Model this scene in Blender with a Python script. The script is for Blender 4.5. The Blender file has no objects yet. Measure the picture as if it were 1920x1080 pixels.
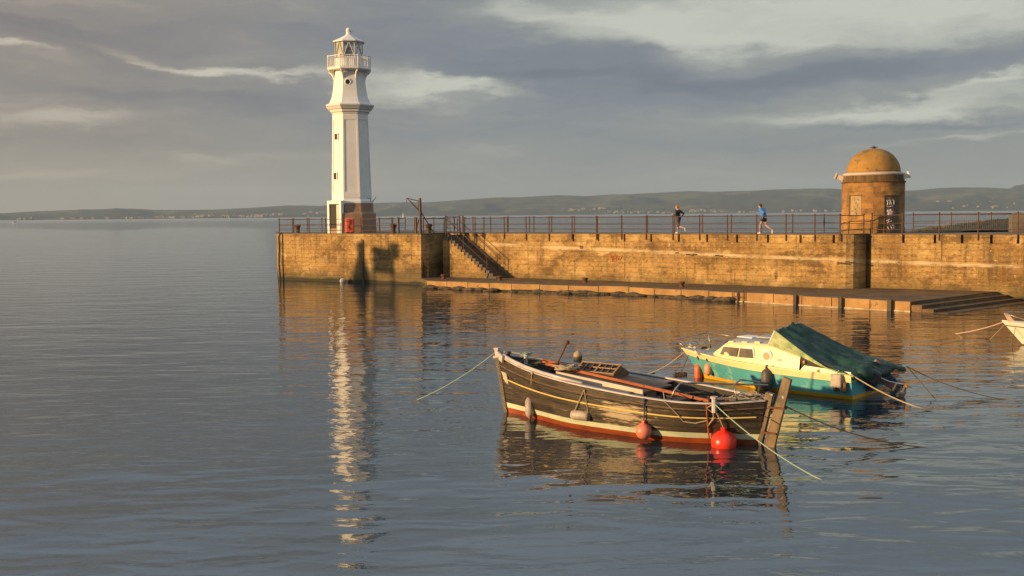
import bpy, math, random
from mathutils import Vector, Matrix, noise
random.seed(7)
R = math.radians
scn = bpy.context.scene
C = scn.collection

# ------------------------------------------------------------ camera
HAZE = 0.00006
F = 2000.0                      # focal length in photo pixels (1920 wide)
EYE = Vector((0, 0, 4.65))
PITCH, ROLL = R(3.947), R(-0.55)
ROT = Matrix.Rotation(R(90) - PITCH, 3, 'X') @ Matrix.Rotation(ROLL, 3, 'Z')
cam_d = bpy.data.cameras.new('camera')
cam = bpy.data.objects.new('camera', cam_d); C.objects.link(cam)
cam.location = EYE; cam.rotation_euler = ROT.to_euler()
cam_d.sensor_width = 36; cam_d.lens = F / 1920 * 36
cam_d.clip_start = 0.1; cam_d.clip_end = 60000
scn.camera = cam

# ------------------------------------------------------------ sun, sky, exposure
SUN_AZ = Vector((-0.925, -0.380)).normalized()
SUN_EL = R(9)
sdir = Vector((SUN_AZ.x * math.cos(SUN_EL), SUN_AZ.y * math.cos(SUN_EL), math.sin(SUN_EL)))
sl = bpy.data.lights.new('sun', 'SUN'); sl.energy = 5.0; sl.angle = R(0.6); sl.color = (1.0, 0.63, 0.28)
so = bpy.data.objects.new('sun', sl); C.objects.link(so)
so.rotation_euler = sdir.to_track_quat('Z', 'Y').to_euler(); so.location = (-60, -20, 60)
scn.view_settings.view_transform = 'Standard'; scn.view_settings.look = 'None'
scn.view_settings.gamma = 1; scn.view_settings.exposure = 0.5
scn.render.engine = 'CYCLES'
scn.cycles.max_bounces = 8; scn.cycles.volume_bounces = 0; scn.cycles.caustics_reflective = False
scn.cycles.caustics_refractive = False

class NT:
    """tiny helper to chain shader nodes"""
    def __init__(s, nt): s.nt = nt; s.n = nt.nodes; s.l = nt.links
    def node(s, t, **kw):
        n = s.n.new(t)
        for k, v in kw.items(): setattr(n, k, v)
        return n
    def put(s, sock, v):
        if isinstance(v, (int, float, tuple, list)):
            if sock.type == 'RGBA' and isinstance(v, (tuple, list)) and len(v) == 3: v = (*v, 1)
            sock.default_value = v
        else: s.l.new(v, sock)
    def math(s, op, a, b=0.0, c=0.0, clamp=False):
        n = s.node('ShaderNodeMath', operation=op); n.use_clamp = clamp
        for i, v in enumerate((a, b, c)):
            if op in ('SINE', 'EXPONENT', 'ARCSINE', 'ABSOLUTE', 'SQRT') and i: break
            s.put(n.inputs[i], v)
        return n.outputs[0]
    def vec(s, x, y, z):
        n = s.node('ShaderNodeCombineXYZ')
        for i, v in enumerate((x, y, z)): s.put(n.inputs[i], v)
        return n.outputs[0]
    def sep(s, v):
        n = s.node('ShaderNodeSeparateXYZ'); s.l.new(v, n.inputs[0]); return n.outputs
    def noise(s, v, scale=1.0, detail=4.0, rough=0.5, dist=0.0):
        n = s.node('ShaderNodeTexNoise'); s.l.new(v, n.inputs['Vector'])
        n.inputs['Scale'].default_value = scale; n.inputs['Detail'].default_value = detail
        n.inputs['Roughness'].default_value = rough; n.inputs['Distortion'].default_value = dist
        return n.outputs[0]
    def mix(s, f, a, b, kind='MIX'):
        n = s.node('ShaderNodeMix', data_type='RGBA', blend_type=kind)
        s.put(n.inputs[0], f); s.put(n.inputs[6], a); s.put(n.inputs[7], b); return n.outputs[2]
    def smooth(s, v, lo, hi, a=0.0, b=1.0):
        n = s.node('ShaderNodeMapRange', interpolation_type='SMOOTHSTEP')
        for i, x in enumerate((v, lo, hi, a, b)): s.put(n.inputs[i], x)
        return n.outputs[0]
    def ramp(s, v, stops):
        n = s.node('ShaderNodeValToRGB'); e = n.color_ramp.elements
        while len(e) < len(stops): e.new(0.5)
        for q, (p, c) in zip(e, stops): q.position = p; q.color = (*c, 1)
        s.l.new(v, n.inputs[0]); return n.outputs[0]
    def bump(s, h, dist=0.02, strength=1.0):
        n = s.node('ShaderNodeBump'); n.inputs['Distance'].default_value = dist
        n.inputs['Strength'].default_value = strength; s.l.new(h, n.inputs['Height']); return n.outputs[0]

def srgb(r, g, b):
    return tuple(((c / 255) / 12.92 if c / 255 <= 0.04045 else ((c / 255 + 0.055) / 1.055) ** 2.4) for c in (r, g, b))

w = bpy.data.worlds.new('World'); scn.world = w; w.use_nodes = True
t = NT(w.node_tree); t.n.clear()
tc = t.node('ShaderNodeTexCoord')
dx, dy, dz = t.sep(tc.outputs['Generated'])
K = 57.29578
az = t.math('MULTIPLY', t.math('ARCTAN2', dx, dy), K)
el = t.math('MULTIPLY', t.math('ARCSINE', dz), K)
elp = t.math('ADD', t.math('ABSOLUTE', el), 4.0)
# clouds are flat layers seen edge-on: stretch the noise sideways near the horizon
wv = t.vec(t.math('MULTIPLY', az, 0.10), t.math('MULTIPLY', el, 0.34), 0.0)
w1 = t.math('SUBTRACT', t.noise(wv, 1.3, 7, 0.62), 0.5)
wv2 = t.vec(t.math('MULTIPLY', az, 0.10), t.math('MULTIPLY', el, 0.34), 9.3)
w2 = t.math('SUBTRACT', t.noise(wv2, 1.3, 7, 0.62), 0.5)
A = t.math('ADD', az, t.math('MULTIPLY', w1, 11.0))
E = t.math('ADD', el, t.math('MULTIPLY', w2, 3.4))
def P(px, py):  # photo pixel -> (az, el) of that part of the sky
    d = ROT @ Vector(((px - 960) / F, -(py - 540) / F, -1)); d.normalize()
    return math.degrees(math.atan2(d.x, d.y)), math.degrees(math.asin(d.z))
field = t.math('MULTIPLY', t.math('SUBTRACT', t.noise(t.vec(t.math('MULTIPLY', A, 0.07), t.math('MULTIPLY', E, 0.5), 3.1), 1.0, 8, 0.62), 0.5), 0.74)
# (pixel centre, half-length px, half-height px, tilt px/px, amount): banks of cloud and the breaks between them
BLOBS = [
    (1560, 0, 500, 78, -0.02, 0.46), (1250, 58, 260, 34, 0.12, 0.34), (1860, 20, 240, 45, 0.0, 0.22), (960, 14, 90, 22, 0.35, 0.22),
    (825, 160, 125, 12, 0.03, 0.66), (420, 128, 210, 8, 0.13, 0.60), (20, 92, 50, 9, 0.1, 0.55),
    (1640, 214, 190, 10, -0.02, 0.50), (1810, 256, 130, 6, -0.08, 0.36), (1880, 142, 90, 8, -0.22, 0.45), (1800, 180, 170, 14, -0.12, 0.34),
    (1190, 145, 330, 46, 0.06, -0.34), (1640, 120, 330, 30, -0.10, -0.34), (1480, 92, 90, 14, 0.0, -0.22), (800, 70, 300, 48, 0.12, -0.30), (150, 60, 320, 40, 0.02, -0.20),
    (880, 250, 500, 40, 0.0, -0.10), (1750, 232, 200, 6, -0.02, -0.35), (1500, 262, 400, 14, 0.0, -0.12),
    (130, 222, 130, 22, 0.0, 0.34), (370, 305, 60, 9, 0.0, 0.20), (470, 300, 110, 7, 0.02, 0.14), (560, 190, 180, 22, 0.0, -0.20),
    (250, 178, 260, 16, 0.05, -0.16), (60, 330, 160, 10, 0.0, 0.16), (150, 262, 220, 16, 0.0, -0.12),
]
for (px, py, hw, hh, tilt, amt) in BLOBS:
    a0, e0 = P(px, py)
    wa, he = hw * 0.0275, hh * 0.0286
    da = t.math('SUBTRACT', A, a0)
    de = t.math('ADD', t.math('SUBTRACT', E, e0), t.math('MULTIPLY', da, tilt))
    q = t.math('ADD', t.math('POWER', t.math('ABSOLUTE', t.math('DIVIDE', da, wa)), 2.0),
               t.math('POWER', t.math('ABSOLUTE', t.math('DIVIDE', de, he)), 2.0))
    field = t.math('ADD', field, t.math('MULTIPLY', t.math('EXPONENT', t.math('MULTIPLY', q, -1.0)), amt))
field = t.math('ADD', field, t.math('MULTIPLY', t.math('SUBTRACT', t.noise(t.vec(t.math('MULTIPLY', A, 0.22), t.math('MULTIPLY', E, 1.5), 6.1), 1.0, 6, 0.6), 0.5), 0.34))
field = t.math('ADD', field, 0.47)
cool = t.ramp(field, [(0.0, srgb(108, 116, 130)), (0.28, srgb(126, 133, 143)), (0.48, srgb(142, 146, 147)),
                      (0.68, srgb(168, 172, 167)), (1.0, srgb(200, 202, 190))])
warm = t.ramp(field, [(0.0, srgb(115, 110, 115)), (0.28, srgb(134, 127, 126)), (0.48, srgb(150, 141, 133)),
                      (0.68, srgb(178, 166, 152)), (1.0, srgb(206, 200, 182))])
cl = t.mix(t.smooth(az, 2.0, -26.0), cool, warm)
# glow of the low hazy air towards the horizon on the sun's side, greyer to the right
hz = t.math('MULTIPLY', t.smooth(el, 5.5, 0.0), 0.75)
hcol = t.mix(t.smooth(az, 6.0, -26.0), srgb(134, 138, 137), srgb(170, 157, 139))
cl = t.mix(hz, cl, hcol)
# above the frame the cover thins and the sky is brighter and bluer
up = t.smooth(t.math('ADD', el, t.math('MULTIPLY', w2, 10.0)), 11.0, 21.0)
upc = t.mix(t.noise(t.vec(t.math('MULTIPLY', az, 0.05), t.math('MULTIPLY', el, 0.09), 0), 1.0, 5, 0.6), (0.24, 0.33, 0.43), (0.66, 0.70, 0.72))
cl = t.mix(up, cl, upc)
sky = t.node('ShaderNodeTexSky', sky_type='NISHITA'); sky.sun_disc = False
sky.sun_elevation = SUN_EL; sky.sun_rotation = math.atan2(SUN_AZ.x, SUN_AZ.y)
bg1 = t.node('ShaderNodeBackground'); t.l.new(sky.outputs[0], bg1.inputs[0]); bg1.inputs[1].default_value = 0.06
bg2 = t.node('ShaderNodeBackground'); t.l.new(cl, bg2.inputs[0]); bg2.inputs[1].default_value = 0.72
mx = t.node('ShaderNodeMixShader'); mx.inputs[0].default_value = 0.9
t.l.new(bg1.outputs[0], mx.inputs[1]); t.l.new(bg2.outputs[0], mx.inputs[2])
ow = t.node('ShaderNodeOutputWorld'); t.l.new(mx.outputs[0], ow.inputs[0])

# ------------------------------------------------------------ pixel <-> place
def ray(px, py): return ROT @ Vector(((px - 960) / F, -(py - 540) / F, -1))
def G(px, py, z=0.0):           # where the view through a photo pixel meets height z
    d = ray(px, py); k = (z - EYE.z) / d.z; return EYE + d * k
def V(px, py, D):               # ... meets the upright plane y = D
    d = ray(px, py); return EYE + d * (D / d.y)
def proj(p):
    q = ROT.transposed() @ (Vector(p) - EYE)
    return (960 + F * q.x / -q.z, 540 - F * q.y / -q.z)

# ------------------------------------------------------------ materials
def mat(name, c1, c2=None, scale=3.0, rough=0.6, metal=0.0, bump=0.0, bscale=None, spots=None, spot_scale=6.0,
        spot_lo=0.6, stretch=(1, 1, 1), coat=0.0, detail=6, rough2=None):
    m = bpy.data.materials.new(name); m.use_nodes = True
    t = NT(m.node_tree); b = t.n['Principled BSDF']
    tc = t.node('ShaderNodeTexCoord'); mp = t.node('ShaderNodeMapping'); t.l.new(tc.outputs['Object'], mp.inputs[0])
    mp.inputs['Scale'].default_value = stretch; v = mp.outputs[0]
    n = t.noise(v, scale, detail, 0.6)
    col = t.mix(t.smooth(n, 0.3, 0.7), c1, c2 if c2 else tuple(x * 0.8 for x in c1))
    if spots:
        n2 = t.noise(v, spot_scale, 6, 0.65)
        col = t.mix(t.smooth(n2, spot_lo, spot_lo + 0.08), col, spots)
    t.l.new(col, b.inputs['Base Color'])
    if rough2 is not None: t.l.new(t.smooth(n, 0.3, 0.7, rough, rough2), b.inputs['Roughness'])
    else: b.inputs['Roughness'].default_value = rough
    b.inputs['Metallic'].default_value = metal; b.inputs['Coat Weight'].default_value = coat
    if bump:
        t.l.new(t.bump(t.noise(v, bscale or scale * 4, 6, 0.6), bump), b.inputs['Normal'])
    return m

# ------------------------------------------------------------ mesh builder
class MB:
    def __init__(s): s.v = []; s.f = []; s.m = []
    def add(s, vs, fs, m=0):
        o = len(s.v); s.v += [Vector(p) for p in vs]
        for f in fs: s.f.append([o + i for i in f]); s.m.append(m)
    def box(s, c, size, rz=0.0, m=0, M=None, taper=1.0):
        x, y, z = (q / 2 for q in size)
        vs = [Vector((i * x * (taper if k > 0 else 1), j * y * (taper if k > 0 else 1), k * z)) for k in (-1, 1) for j in (-1, 1) for i in (-1, 1)]
        M = M or Matrix.Rotation(rz, 3, 'Z')
        s.add([M @ v + Vector(c) for v in vs], [(0, 2, 3, 1), (4, 5, 7, 6), (0, 1, 5, 4), (2, 6, 7, 3), (0, 4, 6, 2), (1, 3, 7, 5)], m)
    def bar(s, a, b, w, h=None, m=0):   # rectangular bar between two points
        a = Vector(a); b = Vector(b); d = b - a; M = d.to_track_quat('X', 'Z').to_matrix()
        s.box((a + b) / 2, (d.length, w, h or w), M=M, m=m)
    def tube(s, pts, r, n=6, m=0, cap=True):
        pts = [Vector(p) for p in pts]; rs = r if isinstance(r, (list, tuple)) else [r] * len(pts)
        rings = []
        prev = None
        for i, p in enumerate(pts):
            d = (pts[min(i + 1, len(pts) - 1)] - pts[max(i - 1, 0)]).normalized()
            if prev is None:
                u = d.cross(Vector((0, 0, 1)))
                if u.length < 0.05: u = d.cross(Vector((0, 1, 0)))
            else: u = prev - d * prev.dot(d)
            u.normalize(); prev = u; wv = d.cross(u)
            rings.append([p + (u * math.cos(k * 2 * math.pi / n) + wv * math.sin(k * 2 * math.pi / n)) * rs[i] for k in range(n)])
        fs = [(i * n + k, i * n + (k + 1) % n, (i + 1) * n + (k + 1) % n, (i + 1) * n + k) for i in range(len(pts) - 1) for k in range(n)]
        if cap: fs += [tuple(range(n))[::-1], tuple((len(pts) - 1) * n + k for k in range(n))]
        s.add([q for rr in rings for q in rr], fs, m)
    def lathe(s, prof, n=16, c=(0, 0, 0), rot=0.0, m=0, M=None, cap=True):
        c = Vector(c); vs = []
        for (r, z) in prof:
            for k in range(n):
                a = rot + k * 2 * math.pi / n; p = Vector((r * math.cos(a), r * math.sin(a), z))
                vs.append((M @ p if M else p) + c)
        L = len(prof)
        fs = [(i * n + k, i * n + (k + 1) % n, (i + 1) * n + (k + 1) % n, (i + 1) * n + k) for i in range(L - 1) for k in range(n)]
        if cap:
            fs.append(tuple(range(n))[::-1]); fs.append(tuple((L - 1) * n + k for k in range(n)))
        s.add(vs, fs, m)
    def prism(s, poly, z0, z1, m=0):    # upright extrusion of a plan polygon (counter-clockwise)
        n = len(poly)
        ar = sum(poly[i][0] * poly[(i + 1) % n][1] - poly[(i + 1) % n][0] * poly[i][1] for i in range(n))
        if ar < 0: poly = poly[::-1]
        vs = [(p[0], p[1], z0) for p in poly] + [(p[0], p[1], z1) for p in poly]
        s.add(vs, [tuple(range(n))[::-1], tuple(range(n, 2 * n))] + [(i, (i + 1) % n, n + (i + 1) % n, n + i) for i in range(n)], m)
    def slab(s, poly, thick, m=0):      # polygon of 3-D points given thickness along its normal
        ps = [Vector(p) for p in poly]; nn = (ps[1] - ps[0]).cross(ps[2] - ps[1]).normalized() * thick; n = len(ps)
        s.add(ps + [p + nn for p in ps], [tuple(range(n))[::-1], tuple(range(n, 2 * n))] + [(i, (i + 1) % n, n + (i + 1) % n, n + i) for i in range(n)], m)
    def ball(s, c, r, n=16, m=0, sz=(1, 1, 1), M=None):
        prof = [(max(1e-3, math.sin(k * math.pi / (n // 2))) * r, -math.cos(k * math.pi / (n // 2)) * r) for k in range(n // 2 + 1)]
        S = Matrix.Diagonal(Vector(sz)); s.lathe(prof, n, c, m=m, M=(M @ S if M else S))
    def build(s, name, mats, parent=None, smooth=False, world=False, bevel=0.0, angle=None):
        vs = s.v
        if world and parent is not None:
            I = Matrix.Rotation(-parent.rotation_euler.z, 3, 'Z'); vs = [I @ (p - parent.location) for p in vs]
        me = bpy.data.meshes.new(name); me.from_pydata([tuple(p) for p in vs], [], s.f); me.update()
        if not isinstance(mats, (list, tuple)): mats = [mats]
        for q in mats: me.materials.append(q)
        me.polygons.foreach_set('material_index', s.m)
        if smooth or angle: me.polygons.foreach_set('use_smooth', [True] * len(me.polygons))
        if angle: me.set_sharp_from_angle(angle=R(angle))
        o = bpy.data.objects.new(name, me); C.objects.link(o)
        if parent is not None: o.parent = parent
        if bevel:
            b = o.modifiers.new('bevel', 'BEVEL'); b.width = bevel; b.segments = 2; b.limit_method = 'ANGLE'
        return o

def tag(o, label=None, cat=None, group=None, kind=None):
    if label: o['label'] = label
    if cat: o['category'] = cat
    if group: o['group'] = group
    if kind: o['kind'] = kind
    return o
def empty(name, loc, rz=0.0, label=None, cat=None, group=None):
    o = bpy.data.objects.new(name, None); C.objects.link(o); o.location = loc; o.rotation_euler = (0, 0, rz)
    o.empty_display_size = 0.2
    return tag(o, label, cat, group)
def solo(mb, name, mats, label, cat, group=None, origin=None, **kw):   # a thing that is one mesh, origin at its base
    if origin is not None:
        o0 = Vector(origin); mb.v = [p - o0 for p in mb.v]
    o = mb.build(name, mats, **kw)
    if origin is not None: o.location = origin
    return tag(o, label, cat, group)
def part_copy(o, parent, loc=(0, 0, 0), rz=0.0):
    c = o.copy(); C.objects.link(c); c.parent = parent; c.location = loc; c.rotation_euler = (0, 0, rz); return c
def copy_tree(o, parent=None):
    c = o.copy(); C.objects.link(c); c.parent = parent
    for ch in list(o.children): copy_tree(ch, c)
    return c

M_iron = mat('dark_iron', (0.055, 0.035, 0.025), (0.12, 0.055, 0.03), scale=9, rough=0.6, bump=0.004)
M_rust = mat('rusty_iron', (0.16, 0.06, 0.03), (0.08, 0.035, 0.02), scale=14, rough=0.8, bump=0.006)
M_black = mat('black_rubber', (0.012, 0.012, 0.012), (0.03, 0.028, 0.026), rough=0.5)
M_steel = mat('galvanised_steel', (0.45, 0.42, 0.40), (0.25, 0.22, 0.20), scale=8, rough=0.35, metal=0.8)
M_white = mat('white_paint', (0.80, 0.79, 0.76), (0.74, 0.72, 0.68), scale=1.2, rough=0.5, bump=0.004, bscale=20,
              spots=(0.5, 0.42, 0.34), spot_scale=7, spot_lo=0.69)
# ------------------------------------------------------------ sea
m = bpy.data.materials.new('sea_water'); m.use_nodes = True
t = NT(m.node_tree); t.n.clear()
g = t.node('ShaderNodeNewGeometry'); pos = g.outputs['Position']
x, y, z = t.sep(pos)
near = t.smooth(y, 30.0, 75.0)                    # harbour water is calmer behind the pier than the firth
def wave(sx, sy, off, detail=2.0, dist=0.0, rough=0.5):
    return t.noise(t.vec(t.math('MULTIPLY', x, sx), t.math('MULTIPLY', y, sy), off), 1.0, detail, rough, dist)
h = t.math('MULTIPLY', wave(0.22, 0.50, 0.0, 1.0), 0.055)
h = t.math('ADD', h, t.math('MULTIPLY', wave(0.75, 1.7, 4.0, 1.0, 0.4), 0.030))
calm = t.smooth(wave(0.05, 0.10, 12.0, 2.0), 0.35, 0.65, 0.5, 1.25)
fine = t.math('MULTIPLY', t.math('ADD', t.math('MULTIPLY', wave(2.3, 4.6, 7.0, 2.0, 0.5), 0.0088), t.math('MULTIPLY', wave(7.0, 11.0, 17.0, 1.0), 0.0009)), calm)
h = t.math('ADD', h, fine)
nrm = t.bump(h, 1.0, 1.0)
gl = t.node('ShaderNodeBsdfGlossy'); gl.inputs['Color'].default_value = (0.93, 0.95, 0.97, 1)
t.l.new(t.smooth(y, 40.0, 2500.0, 0.012, 0.12), gl.inputs['Roughness']); t.l.new(nrm, gl.inputs['Normal'])
df = t.node('ShaderNodeBsdfDiffuse'); df.inputs['Color'].default_value = (0.020, 0.032, 0.042, 1)
fr = t.node('ShaderNodeFresnel'); fr.inputs['IOR'].default_value = 2.9; t.l.new(nrm, fr.inputs['Normal'])
ms = t.node('ShaderNodeMixShader'); t.l.new(fr.outputs[0], ms.inputs[0])
t.l.new(df.outputs[0], ms.inputs[1]); t.l.new(gl.outputs[0], ms.inputs[2])
o = t.node('ShaderNodeOutputMaterial'); t.l.new(ms.outputs[0], o.inputs[0])
b = MB(); b.add([(-11000, -150, 0), (11000, -150, 0), (11000, 11500, 0), (-11000, 11500, 0)], [(0, 1, 2, 3)])
tag(b.build('water', m), kind='structure')

# ------------------------------------------------------------ far shore: hills across the firth
RIDGE = [(-1600, 409), (-1100, 398), (-700, 404), (-500, 402), (-200, 398), (0, 400), (60, 396.5), (150, 393), (215, 392), (250, 391.5), (300, 394), (400, 393), (480, 389), (540, 385),
         (600, 386), (660, 382), (720, 380), (790, 380), (860, 376), (925, 371.5), (960, 370.5), (1010, 367.5), (1050, 366), (1100, 367.5), (1180, 364),
         (1240, 361), (1290, 358), (1340, 359.5), (1400, 358), (1460, 355), (1530, 353), (1560, 354.5), (1600, 357), (1680, 358.5), (1720, 356.5),
         (1760, 352.5), (1800, 351.5), (1850, 352), (1892, 354), (1902, 348), (1920, 345), (2000, 340), (2200, 352), (2500, 366), (2900, 350), (3300, 372)]
def ridge(px):
    for (a, ya), (c, yc) in zip(RIDGE, RIDGE[1:]):
        if a <= px <= c:
            k = (px - a) / (c - a); return ya + (yc - ya) * k
    return 395
m = bpy.data.materials.new('hill_fields'); m.use_nodes = True
t = NT(m.node_tree); bs = t.n['Principled BSDF']; g = t.node('ShaderNodeNewGeometry')
vv = t.node('ShaderNodeMapping'); t.l.new(g.outputs['Position'], vv.inputs[0]); vv.inputs['Scale'].default_value = (0.0022, 0.0011, 0.008)
vo = t.node('ShaderNodeTexVoronoi'); t.l.new(vv.outputs[0], vo.inputs['Vector']); vo.inputs['Scale'].default_value = 1.6
fx = t.sep(vo.outputs['Color'])[0]
col = t.ramp(fx, [(0.0, (0.030, 0.036, 0.030)), (0.5, (0.045, 0.055, 0.036)), (0.72, (0.07, 0.075, 0.04)), (0.9, (0.13, 0.11, 0.06)), (1.0, (0.10, 0.10, 0.055))])
wd = t.noise(vv.outputs[0], 2.2, 8, 0.7)
col = t.mix(t.smooth(wd, 0.44, 0.54), col, (0.028, 0.034, 0.028))
t.l.new(col, bs.inputs['Base Color']); bs.inputs['Roughness'].default_value = 0.95
R0, R1 = 5200.0, 7600.0
def hill_pt(px, k):
    d = ray(px, 402); a = math.atan2(d.x, d.y); rr = R0 + (R1 - R0) * k
    coast = 220 * noise.noise(Vector((px * 0.006, 3, 0)))
    hw = V(px, ridge(px), math.cos(a) * R1).z
    s = k * k * (3 - 2 * k)
    bumpy = 26 * (noise.fractal(Vector((px * 0.012, k * 3.0, 5.5)), 1.0, 2.0, 5)) * math.sin(math.pi * min(1, k * 1.0)) * (0.4 + hw / 160)
    zz = hw * (0.72 * s + 0.28 * k) + bumpy
    if k >= 0.999: zz = hw + 2.2 * noise.noise(Vector((px * 0.13, 0, 0)))
    if k == 0: zz = -2
    return Vector((math.sin(a) * (rr + coast * (1 - k)), math.cos(a) * (rr + coast * (1 - k)), max(zz, -2 if k == 0 else 3)))
b = MB(); NX, NK = 740, 16
vs = [hill_pt(-1600 + 4900 * i / NX, min(j / NK, 1)) if j <= NK else None for i in range(NX + 1) for j in range(NK + 1)]
back = []
b.add(vs, [(i * (NK + 1) + j, (i + 1) * (NK + 1) + j, (i + 1) * (NK + 1) + j + 1, i * (NK + 1) + j + 1) for i in range(NX) for j in range(NK)])
bk = [hill_pt(-1600 + 4900 * i / NX, 1) for i in range(NX + 1)]
b.add(bk + [Vector((p.x * 1.22, p.y * 1.22, -2)) for p in bk], [(i, i + 1, NX + 2 + i, NX + 1 + i) for i in range(NX)])
tag(b.build('hills', m, smooth=True), kind='structure')

# small pale buildings along the far shore, too many and too small to count
M_house = mat('pale_far_walls', (0.33, 0.30, 0.26), (0.20, 0.17, 0.14), scale=0.05, rough=0.9)
b = MB()
for (x0, x1, k0, k1, n) in [(30, 80, 0.02, 0.06, 10), (110, 160, 0.03, 0.09, 16), (170, 330, 0.02, 0.08, 20), (235, 280, 0.02, 0.05, 18), (290, 400, 0.06, 0.4, 26),
                            (375, 400, 0.1, 0.25, 12), (415, 500, 0.03, 0.3, 70), (500, 620, 0.05, 0.3, 20), (1065, 1135, 0.19, 0.26, 30), (1140, 1260, 0.05, 0.12, 34),
                            (1295, 1360, 0.10, 0.2, 26), (1380, 1570, 0.03, 0.06, 14), (1740, 1920, 0.10, 0.35, 9), (1800, 1850, 0.15, 0.2, 3)]:
    for _ in range(n):
        p = hill_pt(random.uniform(x0, x1), random.uniform(k0, k1)); s = random.uniform(4, 9)
        b.box(p + Vector((0, 0, 3)), (s * random.uniform(1, 2.4), s, random.uniform(6, 13)), random.uniform(-.5, .5))
tag(b.build('distant_town', M_house), 'scattered pale houses of small towns along the far shore below the hills', 'town', kind='stuff')

# low dark islet off the far shore
M_islet = mat('islet_rock', (0.03, 0.035, 0.028), (0.06, 0.055, 0.04), scale=0.1, rough=0.95)
b = MB(); c0 = G(463, 408.3, 0); rows = []
for i in range(25):
    k = i / 24; X = (k - 0.5) * 190
    hgt = 14 * max(0, math.sin(math.pi * k)) ** 0.7 * (0.6 + 0.6 * abs(noise.noise(Vector((k * 7, 1, 0))))) * (1.25 if k < 0.55 else 0.6)
    rows.append((X, hgt))
vs = []
for X, hgt in rows: vs += [(c0.x + X, c0.y - 25, -1), (c0.x + X, c0.y, hgt), (c0.x + X, c0.y + 25, -1)]
b.add(vs, [(i * 3 + j, (i + 1) * 3 + j, (i + 1) * 3 + j + 1, i * 3 + j + 1) for i in range(24) for j in range(2)])
tag(b.build('islet', M_islet), kind='structure')

# tiny white beacon on the water left of the davit, and a small motor boat far out on the left
p = G(756, 407.0, 0)
e = empty('beacon', p, 0, 'tiny white beacon tower standing in the firth left of the davit', 'beacon')
k = p.y / 2000
b = MB(); b.lathe([(1.6 * k, -1), (1.5 * k, 0.6 * k), (1.0 * k, 1.0 * k), (0.85 * k, 5 * k), (1.1 * k, 5.1 * k), (1.1 * k, 5.6 * k)], 10)
b.build('tower', M_white, e, smooth=False)
b = MB(); b.lathe([(0.6 * k, 5.6 * k), (0.6 * k, 6.6 * k), (0.1 * k, 7.4 * k)], 10); b.build('lantern', M_white, e)
p = G(28, 418.6, 0); k = p.y / 2000
e = empty('motor_boat', p, 0.2, 'tiny white motor boat far out on the open water at left', 'boat')
b = MB(); b.slab([(-5 * k, -1.2 * k, -0.2), (4 * k, -1.2 * k, -0.2), (5.5 * k, 0, 1.6 * k), (-5 * k, -1.2 * k, 1.5 * k)], -2.4 * k); b.build('hull', M_white, e)
b = MB(); b.box((0.4 * k, 0, 2.2 * k), (4 * k, 1.8 * k, 1.6 * k), taper=0.75); b.build('cabin', M_black, e)

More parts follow.
